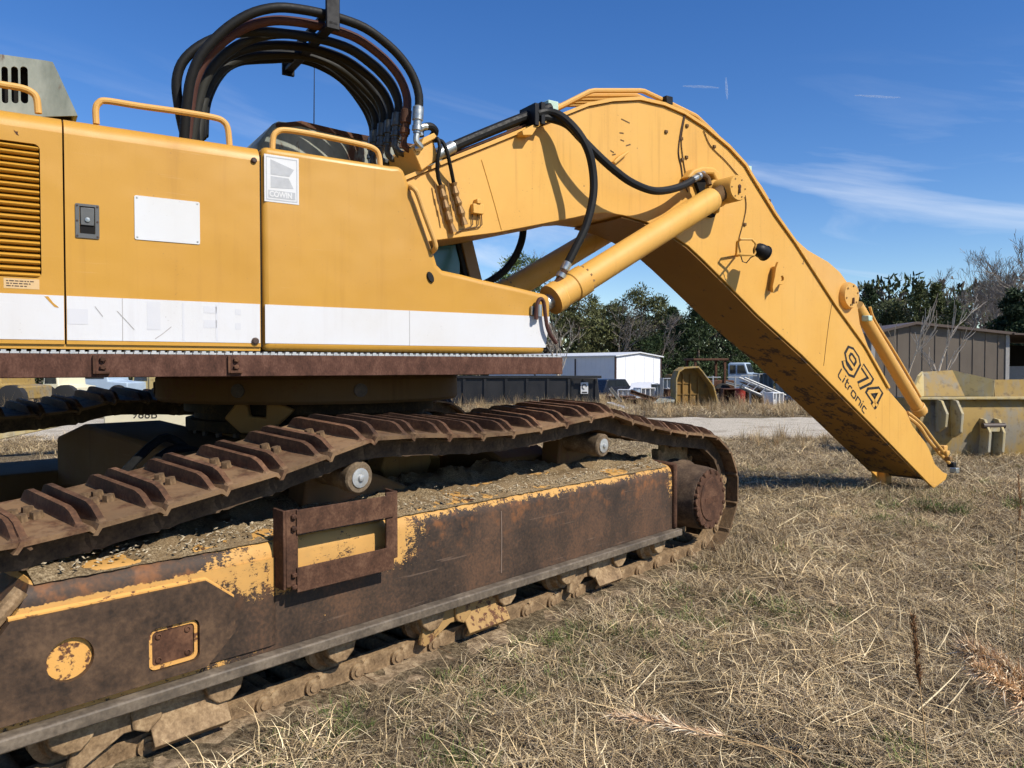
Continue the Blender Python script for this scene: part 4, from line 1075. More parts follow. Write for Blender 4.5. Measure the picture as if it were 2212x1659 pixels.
mb = MB(); mb.tube([UP(s + .01, 0.868, z + .01), UP(s + .005, 0.862, z - .05)], 0.012, 6); mb.lathe(UP(s + .012, 0.874, z + .015), -UP.n, [(0.022, 0), (0.02, 0.01)], 6); part(mb, 'grease_nipple', M_RUST, pc)
for k in range(6):
    a_ = k * math.pi / 3; mb = MB(); mb.lathe(UP(s + 0.095 * math.cos(a_), 0.874, z + 0.095 * math.sin(a_)), -UP.n, [(0.009, 0), (0.007, 0.008)], 6); part(mb, 'bolt', M_BRASS, pc)
mb = MB(); mb.prism(UP, UP.hits([(1497, 384), (1506, 376), (1541, 376), (1545, 384), (1548, 455), (1540, 470), (1528, 468)], 1.20), 1.18, 1.221); part(mb, 'pin_slot', M_DARK, boom)
mb = MB(); P = UP.hits([(1483, 384), (1496, 366), (1515, 360), (1538, 361), (1552, 372), (1558, 420), (1552, 462), (1545, 452), (1545, 390), (1538, 377), (1510, 377), (1497, 388)], 1.12); mb.prism(UP, P, 1.10, 1.219); part(mb, 'pin_housing', M_YEL, boom, bevel=0.02)

# pipework on the boom back
PIPE = [(1180, 244), (1208, 231), (1277, 196), (1388, 196), (1433, 217), (1468, 234), (1503, 251), (1537, 283), (1590, 338), (1642, 406), (1668, 450)]
pp = UP.hits(PIPE, 1.34)
for w, dz in ((1.34, 0.0), (1.45, -0.01), (1.56, -0.012), (1.67, -0.01), (1.80, 0.0)):
    P = [UP(s, w, z + dz) for s, z in pp]; Q_ = []
    for i in range(len(P) - 1): Q_ += [P[i].lerp(P[i + 1], t) for t in (0.06, 0.5, 0.94)]
    mb = MB(); mb.tube([P[0]] + Q_ + [P[-1]], 0.024, 8); part(mb, 'steel_pipe', M_YELC, boom)
for u, v, m, w0, w1, d in ((1196, 228, M_GREENP, 1.20, 1.30, .055), (1186, 243, M_YELC, 1.28, 1.9, .05), (1447, 215, M_BLACK, 1.27, 1.9, .045), (1619, 364, M_GREENP, 1.25, 1.36, .04), (1660, 436, M_RUST, 1.3, 1.9, .045), (1012, 333, M_BLACK, 1.24, 1.32, .05)):
    s, z = UP.hit(u, v, w0); mb = MB(); mb.box(UP, s - d, s + d, w0, w1, z - d, z + d * .8); part(mb, 'pipe_clamp', m, boom, bevel=0.008)
# long hoses from the foot to the clamp
for k, w in enumerate((1.22, 1.32, 1.42)):
    P = [UP(s, w, z) for s, z in UP.hits([(958, 327), (982, 315), (1050, 286), (1121, 257), (1160, 243), (1188, 232)], 1.22)]
    mb = MB(); mb.tube(smooth(P, 3), 0.042, 10); part(mb, 'hydraulic_hose', M_RUBBER, boom)
    mb = MB(); d = (P[1] - P[0]).normalized(); mb.lathe(P[0], d, [(0.03, -0.12), (0.047, -0.11), (0.047, -0.02), (0.05, -0.02), (0.05, 0.10), (0.04, 0.11)], 14); part(mb, 'hose_fitting', M_ZINC, boom)
for v in (342, 349):
    P = [UP(s, 1.24, z) for s, z in UP.hits([(955, v), (1100, v - 57), (1150, v - 78)], 1.24)]
    mb = MB(); mb.tube(P, 0.012, 6); part(mb, 'steel_pipe', M_RUST if v == 342 else M_BLACK, boom)
s, z = UP.hit(1160, 250, 1.15)
mb = MB(); mb.box(UP, s - .055, s - .01, 1.10, 1.34, z - .10, z + .09); mb.box(UP, s + .01, s + .055, 1.10, 1.34, z - .08, z + .11); part(mb, 'hose_clamp', M_BLACK, boom, bevel=0.006)
mb = MB(); mb.prism(UP, UP.hits([(1128, 282), (1188, 250), (1188, 258), (1160, 276), (1150, 292), (1130, 292)], 1.12), 1.12, 1.235); part(mb, 'clamp_bracket', M_YEL, boom, bevel=0.005)

def hose(pts, r, mat, name='hydraulic_hose', parent=None, k=6):
    P = [UP(*(lambda q: (q[0], w, q[1]))(UP.hit(u, v, w))) for u, v, w in pts]
    mb = MB(); mb.tube(smooth(P, k), r, 10); part(mb, name, mat, parent or EX); return P
def fitting(p, d, k=1.0, mat=None, parent=None):
    mb = MB(); mb.lathe(p, d, [(0.026 * k, -0.02), (0.036 * k, -0.015), (0.036 * k, 0.05 * k), (0.030 * k, 0.055 * k), (0.030 * k, 0.08 * k), (0.040 * k, 0.085 * k), (0.040 * k, 0.12 * k), (0.030 * k, 0.125 * k), (0.027 * k, 0.20 * k), (0.015 * k, 0.205 * k)], 12); part(mb, 'hose_fitting', mat or M_ZINC, parent or EX)
P = hose([(1160, 246, 1.13), (1183, 242, 1.12), (1213, 252, 1.05), (1246, 283, 0.96), (1270, 324, 0.92), (1281, 373, 0.92), (1281, 425, 0.92), (1267, 484, 0.93), (1246, 530, 0.95), (1225, 571, 0.97)], 0.036, M_RUBBER)
fitting(P[-1], (P[-1] - P[-2]), 1.1)
hose([(1222, 578, .97), (1208, 605, .98), (1196, 622, .99), (1190, 640, 1.0)], 0.032, M_RUST)
P = hose([(1160, 252, 1.15), (1190, 256, 1.12), (1225, 269, 1.06), (1256, 300, 1.0), (1294, 338, .97), (1329, 369, .96), (1364, 394, .96), (1406, 411, .97), (1440, 411, .99), (1475, 401, 1.02), (1497, 388, 1.05)], 0.036, M_RUBBER)
fitting(P[-1], (P[-1] - P[-2]), 1.0)
hose([(1500, 386, 1.06), (1515, 378, 1.06), (1528, 385, 1.05), (1532, 400, 1.03)], 0.028, M_YELD)
hose([(1131, 480, 2.1), (1128, 515, 2.1), (1115, 550, 2.1), (1092, 582, 2.12), (1060, 606, 2.15), (1030, 620, 2.2)], 0.036, M_RUBBER)

# thin hoses, greasing block and lines on the foot of the boom
for pts, fx in (([(936, 304, 1.15), (945, 300, 1.12), (950, 318, 1.10), (945, 345, 1.12), (946, 380, 1.17), (952, 400, 1.19)], [(952, 400), (960, 432), (968, 465), (980, 502)]),
                ([(936, 304, 1.16), (955, 306, 1.12), (966, 330, 1.11), (973, 360, 1.14), (980, 395, 1.19)], [(980, 395), (986, 425), (995, 452), (1004, 486)])):
    hose(pts, 0.016, M_RUBBER)
    F_ = [UP(q[0], 1.19, q[1]) for q in UP.hits(fx, 1.19)]
    mb = MB(); P = [F_[0]]
    for a_, b_ in zip(F_[:-1], F_[1:]): P += [a_.lerp(b_, t) for t in (.25, .5, .75, 1)]
    mb.tube(P, [0.030 if i % 3 == 0 else 0.018 if i % 3 == 1 else 0.024 for i in range(len(P))], 8); ft_ = part(mb, 'line_fitting', M_BRASS, boom, ang=20)
    for i in (2, 5, 8):
        mb = MB(); mb.tube([P[i] - UP.d * .07 + Vector((0, 0, .06)), P[i] - UP.d * .045 - Vector((0, 0, .07))], 0.006, 5); part(mb, 'clip', M_YELD, ft_)
mb = MB(); s, z = UP.hit(1030, 455, 1.2); mb.box(UP, s - .05, s + .05, 1.17, 1.222, z - .03, z + .05); mb.box(UP, s - .02, s + .02, 1.16, 1.222, z + .05, z + .09); gb = part(mb, 'grease_block', M_YEL, boom, bevel=0.006)
for u in (1020, 1032, 1040):
    P = [UP(q[0], 1.205, q[1]) for q in UP.hits([(u, 462), (u + 1, 485), (u - 4, 490), (1000, 496), (986, 502)], 1.205)]
    mb = MB(); mb.tube(P, 0.005, 5); part(mb, 'grease_line', M_YELD, gb)
def line(pts, r=0.006, mat=M_BROWNCAP, w=1.212, name='grease_line'):
    P = [UP(q[0], w, q[1]) for q in UP.hits(pts, w)]; mb = MB(); mb.tube(smooth(P, 4), r, 5); part(mb, name, mat, boom)
line([(1478, 250), (1470, 290), (1466, 330), (1472, 360), (1476, 390), (1486, 415)]); line([(1480, 250), (1472, 300), (1476, 345), (1482, 380)], 0.005, M_YELD)
line([(1520, 282), (1535, 315), (1565, 345), (1585, 368), (1602, 392), (1612, 440), (1606, 480), (1596, 520), (1600, 545)], 0.005, M_YELD)
for u, v in ((1471, 300), (1473, 345), (1483, 272), (1542, 317), (1482, 340), (1438, 285), (1608, 485)):
    s, z = UP.hit(u, v, BN); mb = MB(); mb.box(UP, s - .018, s + .018, BN - .016, BN + .004, z - .015, z + .015); part(mb, 'line_clip', M_YELD, boom, bevel=.004)
# scuffs on the boom side
for pts in (((1342, 257), (1352, 262), (1360, 266)), ((1338, 287), (1347, 288)), ((1340, 302), (1348, 305)), ((1352, 315), (1362, 312)), ((1318, 325), (1326, 330)), ((1322, 335), (1330, 333))):
    mb = MB(); ribbon(mb, UP.hits(pts, BN), 0.012, lambda x, y, h: UP(x, BN - 0.0015, y)); part(mb, 'scuff', M_YELD, boom, smooth=False)
mb = MB(); P = UP.hits([(1318, 352), (1330, 340), (1350, 328), (1352, 332), (1336, 346), (1322, 358)], BN); mb.prism(UP, P, BN - .05, BN + .002); part(mb, 'welded_lug', M_YEL, boom, bevel=.012)

# lifting eye and work lamp
ey = UP.hits([(1679, 566), (1688, 584), (1696, 594), (1699, 602), (1696, 611), (1688, 615), (1680, 614), (1672, 624), (1668, 632), (1667, 618), (1671, 600), (1674, 580)], BN - 0.07)
hc = UP.hit(1687, 602, BN - 0.07)
mb = MB(); mb.prism(UP, ey, BN - 0.085, BN - 0.055, 'sz', holes=[circ(hc[0], hc[1], 0.030, 16)]); le = part(mb, 'lifting_eye', M_YEL, boom, bevel=.006)
ef = UP.hits([(1675, 575), (1679, 575), (1674, 624), (1669, 628)], BN - 0.05); mb = MB(); mb.prism(UP, ef, BN - .054, BN + .002); part(mb, 'eye_foot', M_YEL, le, bevel=.004)
LW = 0.95
lp = lambda u, v, w=LW: UP(*(lambda q: (q[0], w, q[1]))(UP.hit(u, v, w)))
mb = MB(); mb.tube([lp(1590, 552, 1.21), lp(1592, 523, 1.06), lp(1600, 517, 1.0), lp(1624, 517, LW), lp(1632, 526, LW), lp(1632, 545, LW), lp(1629, 551, LW), lp(1600, 551, 1.0), lp(1590, 553, 1.21)], 0.012, 8); lb = part(mb, 'lamp_bracket', M_YEL, boom)
c = lp(1646, 540); mb = MB()
mb.lathe(c - UP.d * 0.085 + Vector((0, 0, .01)), UP.d * 0.95 + Vector((0, 0, -.28)), [(0.02, -.02), (0.045, 0.0), (0.066, 0.025), (0.073, 0.06), (0.075, 0.13), (0.082, 0.132), (0.082, 0.145), (0.07, 0.146)], 20); part(mb, 'work_lamp', M_BLACK, lb)
mb = MB(); mb.tube([lp(1600, 552, 1.05), lp(1604, 565, 1.05), lp(1612, 568, 1.04), lp(1622, 556, 1.0), lp(1640, 548)], 0.006, 6); part(mb, 'lamp_cable', M_BROWNCAP, lb)

M_DKZINC = simple('dull_dark_fitting', (0.09, 0.095, 0.09), 0.45, 0.6, 0.4, 25)
# ------------------------------------------------------------------ manifold and hose arch at the boom foot
blk = UP.hits([(890, 318), (933, 289), (947, 342), (911, 369)], 1.15)
mb = MB(); mb.prism(UP, blk, 1.15, 1.92); man = part(mb, 'hose_manifold', M_YEL, EX, bevel=.008)
mb = MB(); q = UP.hits([(905, 318), (915, 297), (937, 287), (944, 297), (930, 305)], 1.13); mb.prism(UP, q, 1.12, 1.24); part(mb, 'clamp_block', M_YEL, man, bevel=.008)
hose([(908, 296, 1.2), (908, 281, 1.18), (918, 274, 1.16), (932, 274, 1.16), (940, 284, 1.18), (934, 296, 1.25)], 0.030, M_RUBBER, parent=man, k=4)
hose([(909, 294, 1.15), (905, 283, 1.15), (912, 275, 1.15), (922, 274, 1.15)], 0.026, M_ZINC, 'pipe_elbow', man, 4)
NEAR = [(414, 310), (413, 285), (415, 226), (418, 167), (430, 119), (454, 86), (490, 51), (537, 24), (597, 15), (655, 20), (725, 36), (790, 62), (845, 105), (880, 150), (897, 195), (900, 232), (895, 250)]
FAR = [(418, 320), (421, 286), (430, 232), (448, 184), (472, 146), (507, 125), (552, 115), (597, 111), (641, 111), (680, 125), (722, 155), (757, 193), (784, 232), (801, 268), (802, 298), (799, 316)]
def resample(P, n):
    P = [Vector(p) for p in P]; L = [0]
    for a, b in zip(P[:-1], P[1:]): L.append(L[-1] + (b - a).length)
    out = []
    for k in range(n):
        d = L[-1] * k / (n - 1); i = max(j for j in range(len(L)) if L[j] <= d + 1e-9); i = min(i, len(P) - 2)
        out.append(P[i].lerp(P[i + 1], (d - L[i]) / max(1e-9, L[i + 1] - L[i])))
    return out
rn = resample([Vector((*q, 0)) for q in UP.hits(NEAR, 1.12)], 18); rf = resample([Vector((*q, 0)) for q in UP.hits(FAR, 2.0)], 18)
HW = [1.12, 1.23, 1.33, 1.42, 1.52, 1.62, 1.72, 1.81, 1.90, 2.0]
HZ = [0.0, -0.05, -0.11, -0.07, -0.12, -0.09, -0.12, -0.07, -0.09, 0.0]      # how far each arch hangs below the next
HS = [0.03, -0.02, -0.05, 0.0, -0.03, -0.05, -0.01, -0.03, 0.0, 0.02]
HL = [0.0, 0.02, -0.13, 0.05, 0.03, -0.02, 0.04, 0.01, 0.03, 0.0]            # spread of the rising legs
for i, w in enumerate(HW):
    t = (w - 1.12) / 0.88; P = []
    for k in range(18):
        q = rn[k].lerp(rf[k], t); f = k / 17
        ww = w if f > 0.45 else w + (1.50 - w) * 0.75 * (0.45 - f) / 0.45
        top = max(0, math.sin(math.pi * min(1, max(0, (f - 0.12) / 0.80))))
        leg = math.sin(math.pi * min(1, f / 0.55)) if f < 0.55 else 0
        P.append(UP(q.x + HS[i] * f + HL[i] * leg, ww, q.y + HZ[i] * top))
    mat = (M_RUBBER, M_RUBBRED, M_RUBBER, M_RUBBGREY, M_RUBBER, M_RUBBER, M_RUBBGREY, M_RUBBER, M_RUBBER, M_RUBBER)[i]
    mb = MB(); mb.tube(smooth(P, 3), 0.033, 12); h = part(mb, 'hydraulic_hose', mat, EX)
    d = (P[-1] - P[-2]).normalized(); fm = M_ZINC if i < 1 or i == 9 else (M_RUST if i == 1 else M_DKZINC)
    mb = MB(); mb.lathe(P[-1], d, [(0.03, -0.08), (0.043, -0.07), (0.043, 0.03), (0.033, 0.035), (0.033, 0.07), (0.040, 0.075), (0.040, 0.11), (0.030, 0.115), (0.030, 0.13)], 12); part(mb, 'hose_fitting', fm, h)
    e = P[-1] + d * 0.12; tgt = UP(blk[0][0] + 0.03 + 0.1 * (i % 2), w * 0.9 + 0.14, blk[0][1] - 0.01)
    mb = MB(); mb.tube(smooth([e, e + d * 0.07, e + d * 0.11 + UP.d * 0.04, tgt], 4), 0.024, 8); part(mb, 'pipe_elbow', fm, h)
# spreader bar holding the arch
a = UP.hit(718, 34, 1.06); 
mb = MB(); mb.box(UP, a[0] - .035, a[0] + .035, 1.04, 2.12, a[1] - .075, a[1] - .045)
mb.box(UP, a[0] - .03, a[0] + .03, 1.05, 2.10, a[1] + .045, a[1] + .07); sp = part(mb, 'spreader_bar', M_BLACK, EX, bevel=.006)
for w in (1.04, 2.08):
    mb = MB(); mb.box(UP, a[0] - .05, a[0] + .05, w, w + .03, a[1] - .10, a[1] + .12); part(mb, 'spreader_end', M_BLACK, sp, bevel=.006)

# ------------------------------------------------------------------ ground, road, grass
from mathutils import noise as MN
G0 = 0.045
def sm(x, a, b):
    t = min(1, max(0, (x - a) / (b - a))); return t * t * (3 - 2 * t)
def gz(x, y):
    z = G0 - 1.85 * sm(y, 14, 95)
    if y < 60:
        z += 0.035 * MN.noise(Vector((x * 0.45, y * 0.45, 1.3))) * (1 - sm(y, 30, 60)) + 0.012 * MN.noise(Vector((x * 2.1, y * 2.1, 5)))
    if y < 16:                                  # the ground climbs a little under the machine
        q = Vector((x, y, 0)) - TR.o; w = q.dot(TR.n); s = q.dot(TR.d)
        z += 0.072 * min(4.0, max(0.0, w)) * sm(s, -4, -1.5) * (1 - sm(s, 5.8, 8.0)) * (1 - sm(w, 4.3, 7.5))
    if 8.5 < y < 12: z -= 0.075 * max(0, 1 - math.hypot((x - 5.45) / 1.3, (y - 10.15) / 0.9)) ** 0.7
    return z
def ground_mat():
    n = Nd('thatch_and_soil')
    a = n.noise(2.2, 6, 0.6); b = n.noise(26, 8, 0.75); c0 = n.noise(0.35, 4)
    c = n.ramp(b, [(0.34, (0.035, 0.024, 0.014)), (0.47, (0.12, 0.088, 0.052)), (0.58, (0.26, 0.20, 0.12)), (0.70, (0.42, 0.34, 0.22))])
    c = n.mix(n.rng(a, 0.45, 0.72, 0, 0.55), c, (0.095, 0.072, 0.048))
    c = n.mix(n.rng(c0, 0.5, 0.7, 0, 0.35), c, (0.10, 0.105, 0.045))
    n.bump(b, 0.9, 0.03)
    return n.fin(c, 0.95, 0, 0.1)
M_GROUND = ground_mat()
xs = [-1500, -700, -300, -120, -60, -35] + [-24 + i * 0.5 for i in range(0, 25)] + [-12 + 0.25 * i for i in range(0, 105)] + [14.5 + i for i in range(16)] + [35, 50, 80, 140, 300, 700, 1500]
ys = [-40, -15, -6, -2] + [0.25 * i for i in range(0, 80)] + [20 + 0.75 * i for i in range(30)] + [43, 47, 52, 58, 66, 76, 90, 110, 150, 250, 500, 1000, 2500]
vs = [(x, y, gz(x, y)) for y in ys for x in xs]; nx = len(xs)
mb = MB(); mb.add(vs, [(j * nx + i, j * nx + i + 1, (j + 1) * nx + i + 1, (j + 1) * nx + i) for j in range(len(ys) - 1) for i in range(nx - 1)])
gnd = mb.build('ground', M_GROUND, ang=80); tag(gnd, kind='structure')

def road_mat():
    n = Nd('pale_gravel')
    a = n.noise(1.1, 6, 0.65, n.map((1, 2.5, 1))); b = n.noise(30, 6, 0.7)
    c = n.ramp(b, [(0.35, (0.27, 0.23, 0.17)), (0.5, (0.52, 0.46, 0.36)), (0.65, (0.66, 0.60, 0.49))])
    c = n.mix(n.rng(a, 0.50, 0.68, 0, 0.7), c, (0.22, 0.18, 0.125))
    n.bump(b, 0.8, 0.03)
    return n.fin(c, 0.95, 0, 0.1)
def road_edge(x, far):
    base = 25.5 if far else 17.2
    return base + 0.9 * MN.noise(Vector((x * 0.35, 3 if far else 9, 0))) + 0.5 * MN.noise(Vector((x * 1.3, 3 if far else 9, 2))) + 0.25 * MN.noise(Vector((x * 4, 1 if far else 5, 2))) + (0 if far else 0.05 * (x - 4))
vs = []; fs = []; NX, NY = 200, 26
for i in range(NX):
    x = -40 + 70 * i / (NX - 1)
    a, b = road_edge(x, False), road_edge(x, True)
    for j in range(NY):
        y = a + (b - a) * j / (NY - 1); edge = min(j, NY - 1 - j)
        vs.append((x, y, gz(x, y) + (0.030 if edge else -0.01) + 0.012 * MN.noise(Vector((x * 1.5, y * 1.5, 0)))))
for i in range(NX - 1):
    for j in range(NY - 1):
        fs.append((i * NY + j, (i + 1) * NY + j, (i + 1) * NY + j + 1, i * NY + j + 1))
mb = MB(); mb.add(vs, fs); rd = mb.build('gravel_road', road_mat(), ang=80); tag(rd, kind='structure')

# clay-coloured strip of bare soil along the near track
vs = []; fs = []; NX = 90
for i in range(NX):
    s = -1.2 + 7.2 * i / (NX - 1)
    e = -0.22 + 0.10 * MN.noise(Vector((s * 1.6, 0, 3))) + 0.05 * MN.noise(Vector((s * 6, 0, 3)))
    for j in range(12):
        w = e + (0.9 - e) * j / 11; p = TR(s, w, 0)
        vs.append((p.x, p.y, gz(p.x, p.y) + (0.000 if j else -0.02) + 0.012 * MN.noise(Vector((s * 7, w * 7, 0)))))
for i in range(NX - 1):
    for j in range(11): fs.append((i * 12 + j, (i + 1) * 12 + j, (i + 1) * 12 + j + 1, i * 12 + j + 1))
def clay():
    n = Nd('dry_clay'); b = n.noise(18, 7, 0.7)
    c = n.ramp(b, [(0.36, (0.10, 0.07, 0.042)), (0.5, (0.25, 0.18, 0.11)), (0.64, (0.42, 0.32, 0.20))])
    n.bump(b, 0.8, 0.02); return n.fin(c, 0.95, 0, 0.1)
mb = MB(); mb.add(vs, fs); so = mb.build('bare_soil', clay(), ang=80); tag(so, kind='structure')

# grass ----------------------------------------------------------------
def blade_mat(name):
    n = Nd(name)
    c = n.attr('col'); r = n.rand()
    hs_ = n.t.nodes.new('ShaderNodeHueSaturation'); n.t.links.new(c, hs_.inputs['Color'])
    n.t.links.new(n.rng(r, 0, 1, 0.62, 1.25, False), hs_.inputs['Value'])
    loc = n.t.nodes.new('ShaderNodeObjectInfo').outputs['Location']
    pn_ = n.rng(n.math('ADD', n.math('MULTIPLY', n.noise(0.9, 3, 0.6, loc), 0.55), n.math('MULTIPLY', n.noise(4.0, 2, 0.6, loc), 0.45)), 0.36, 0.64, 0.70, 1.30)
    hs2 = n.t.nodes.new('ShaderNodeHueSaturation'); n.t.links.new(hs_.outputs[0], hs2.inputs['Color']); n.t.links.new(pn_, hs2.inputs['Value']); hs_ = hs2
    return n.fin(hs_.outputs[0], 0.75, 0, 0.25)
M_BLADE = blade_mat('dry_grass_blade')
STRAW = [(0.65, 0.49, 0.26), (0.50, 0.375, 0.20), (0.40, 0.295, 0.165), (0.27, 0.195, 0.110), (0.12, 0.082, 0.046), (0.78, 0.64, 0.39), (0.40, 0.32, 0.21), (0.20, 0.15, 0.095)]
GREEN = [(0.10, 0.15, 0.035), (0.15, 0.20, 0.05), (0.22, 0.23, 0.075), (0.07, 0.10, 0.03)]
REDST = [(0.30, 0.15, 0.06), (0.38, 0.22, 0.10), (0.22, 0.10, 0.045)]
def tuft(name, nb, rad, lmin, lmax, e0, e1, wid, cols, curl, rg):
    vs, fs, cc = [], [], []
    for _ in range(nb):
        a = rg.uniform(0, 6.283); rr = rad * math.sqrt(rg.uniform(0, 1)); p = np.array([rr * math.cos(a), rr * math.sin(a), rg.uniform(-0.01, 0.015)])
        th = rg.uniform(0, 6.283); el_ = R(rg.uniform(e0, e1)); L = rg.uniform(lmin, lmax) * rg.uniform(0.6, 1); w = wid * rg.uniform(0.55, 1.25)
        side = np.array([-math.sin(th), math.cos(th), rg.uniform(-0.5, 0.5)]); side /= np.linalg.norm(side)
        col = cols[rg.randint(len(cols))]; k = rg.uniform(0.75, 1.2); col = (col[0] * k, col[1] * k, col[2] * k, 1)
        segs = 3; b = len(vs); bend = rg.uniform(-curl, curl); dro = rg.uniform(0.2, 1.0) * curl
        q = p.copy(); t_, e_ = th, el_
        for sgi in range(segs + 1):
            f = 1 - (sgi / segs) ** 2 * 0.85
            vs.append(q - side * w * f / 2); vs.append(q + side * w * f / 2); cc += [col, col]
            d = np.array([math.cos(t_) * math.cos(e_), math.sin(t_) * math.cos(e_), math.sin(e_)])
            q = q + d * L / segs; t_ += bend; e_ -= dro * 0.6
            if q[2] < 0.004: q[2] = 0.004 + rg.uniform(0, 0.012); e_ = abs(e_) * 0.3
        for sgi in range(segs):
            i = b + sgi * 2; fs.append((i, i + 1, i + 3, i + 2))
    me = bpy.data.meshes.new(name); me.from_pydata([tuple(v) for v in vs], [], fs)
    at_ = me.color_attributes.new('col', 'FLOAT_COLOR', 'POINT'); at_.data.foreach_set('color', np.array(cc, dtype=np.float32).ravel())
    me.materials.append(M_BLADE)
    return bpy.data.objects.new(name, me)
rg = np.random.RandomState(11)
TC = bpy.data.collections.new('grass_tufts')
kinds = []
for i in range(4): kinds.append(tuft('a_mat_%d' % i, 80, 0.17, 0.06, 0.24, 2, 38, 0.0040, STRAW, 0.33, rg))
for i in range(2): kinds.append(tuft('b_short_%d' % i, 60, 0.12, 0.04, 0.13, 25, 80, 0.0034, STRAW, 0.5, rg))
kinds.append(tuft('c_green', 60, 0.09, 0.04, 0.12, 20, 75, 0.0045, GREEN, 0.7, rg))
kinds.append(tuft('d_stems', 6, 0.16, 0.28, 0.75, 1, 15, 0.0062, [STRAW[0], STRAW[5], STRAW[1]], 0.10, rg))
kinds.append(tuft('e_dark', 50, 0.14, 0.05, 0.16, 2, 40, 0.0045, [STRAW[4], STRAW[7], STRAW[3]], 0.9, rg))
kinds.append(tuft('f_tall', 34, 0.10, 0.35, 0.85, 55, 86, 0.010, [STRAW[1], STRAW[2], REDST[1], STRAW[3], STRAW[0]], 0.25, rg))
kinds.append(tuft('g_wisp', 12, 0.05, 0.15, 0.40, 50, 85, 0.0030, [STRAW[2], STRAW[3], STRAW[7]], 0.35, rg))
for o in kinds: TC.objects.link(o)
order = sorted(o.name for o in TC.objects)
KI = {o.name: i for i, o in enumerate(sorted(TC.objects, key=lambda o: o.name))}
def scatter(name, pts, idx, rot, scl, label):
    me = bpy.data.meshes.new(name); me.from_pydata(pts, [], [])
    a = me.attributes.new('idx', 'INT', 'POINT'); a.data.foreach_set('value', np.array(idx, dtype=np.int32))
    a = me.attributes.new('rot', 'FLOAT_VECTOR', 'POINT'); a.data.foreach_set('vector', np.array(rot, dtype=np.float32).ravel())
    a = me.attributes.new('scl', 'FLOAT_VECTOR', 'POINT'); a.data.foreach_set('vector', np.array(scl, dtype=np.float32).ravel())
    o = bpy.data.objects.new(name, me); C.objects.link(o)
    ng = bpy.data.node_groups.new(name, 'GeometryNodeTree')
    ng.interface.new_socket('Geometry', in_out='INPUT', socket_type='NodeSocketGeometry'); ng.interface.new_socket('Geometry', in_out='OUTPUT', socket_type='NodeSocketGeometry')
    N = ng.nodes; L = ng.links
    gi, go = N.new('NodeGroupInput'), N.new('NodeGroupOutput'); iop = N.new('GeometryNodeInstanceOnPoints'); ci = N.new('GeometryNodeCollectionInfo')
    ci.inputs['Collection'].default_value = TC; ci.inputs['Separate Children'].default_value = True; ci.inputs['Reset Children'].default_value = True
    def na(nm, ty):
        q = N.new('GeometryNodeInputNamedAttribute'); q.data_type = ty; q.inputs['Name'].default_value = nm; return q.outputs['Attribute']
    L.new(gi.outputs[0], iop.inputs['Points']); L.new(ci.outputs[0], iop.inputs['Instance']); iop.inputs['Pick Instance'].default_value = True
    L.new(na('idx', 'INT'), iop.inputs['Instance Index']); L.new(na('rot', 'FLOAT_VECTOR'), iop.inputs['Rotation']); L.new(na('scl', 'FLOAT_VECTOR'), iop.inputs['Scale'])
    L.new(iop.outputs[0], go.inputs[0])
    md = o.modifiers.new('scatter', 'NODES'); md.node_group = ng
    tag(o, label, 'grass', kind='stuff'); return o
pts, idx, rot, scl = [], [], [], []
def put(x, y, kind, s, dz=0.0, sz=None):
    pts.append((x, y, gz(x, y) + dz)); idx.append(KI[kind]); rot.append((rg.uniform(-.12, .12), rg.uniform(-.12, .12), rg.uniform(0, 6.283))); scl.append((s, s, sz or s))
def dens_loop(x0, x1, y0, y1, per_m2):
    for _ in range(int((x1 - x0) * (y1 - y0) * per_m2)):
        yield rg.uniform(x0, x1), rg.uniform(y0, y1)
def green_here(x, y):
    g = MN.noise(Vector((x * 0.9, y * 0.9, 7))) + 0.5 * MN.noise(Vector((x * 3.1, y * 3.1, 2)))
    q = Vector((x, y, 0)) - TR.o; w = q.dot(TR.n)
    return g + (0.25 if -1.3 < w < -0.15 else 0.0) - 0.02 * max(0, y - 5)
for x0, x1, y0, y1, dn, sc0 in ((-3.5, 5.5, 1.2, 5, 135, 0.78), (-4, 9, 5, 9, 90, 0.92), (-8, 15, 9, 14, 46, 1.1), (-14, 24, 14, 17.6, 22, 1.3)):
    for x, y in dens_loop(x0, x1, y0, y1, dn):
        q = Vector((x, y, 0)) - TR.o; w = q.dot(TR.n); s_ = q.dot(TR.d)
        under = w > -0.14 and w < 4.3 and -1.2 < s_ < 6.0
        if under and (w < 0.9 or rg.rand() < 0.85): continue
        if -0.30 < w <= -0.14 and s_ < 5.2 and rg.rand() < 0.55: continue
        g = green_here(x, y); u = rg.rand(); s = sc0 * rg.uniform(0.7, 1.35)
        d = MN.noise(Vector((x * 1.4, y * 1.4, 11))); cl = MN.noise(Vector((x * 2.6, y * 2.6, 17)))
        if cl < -0.30 and rg.rand() < 0.55: continue          # thin, bare patches
        s *= 1 + 0.45 * max(0, cl)
        if g > 0.28 and u < 0.34: put(x, y, 'c_green', s * 0.9)
        elif u < 0.085: put(x, y, 'd_stems', s * 0.9, 0.02)
        elif u < 0.16 + 0.25 * max(0, d): put(x, y, 'e_dark', s)
        elif u < 0.30: put(x, y, 'b_short_%d' % rg.randint(2), s)
        elif u < 0.32: put(x, y, 'g_wisp', s)
        else: put(x, y, 'a_mat_%d' % rg.randint(4), s)
for x, y in [(4.70 + rg.normal(0, .16), 8.45 + rg.normal(0, .22)) for _ in range(34)] + [(6.0 + rg.normal(0, .2), 9.0 + rg.normal(0, .3)) for _ in range(24)]:
    put(x, y, 'e_dark' if rg.rand() < .6 else 'c_green', rg.uniform(1.1, 1.9), 0, rg.uniform(1.5, 2.6))
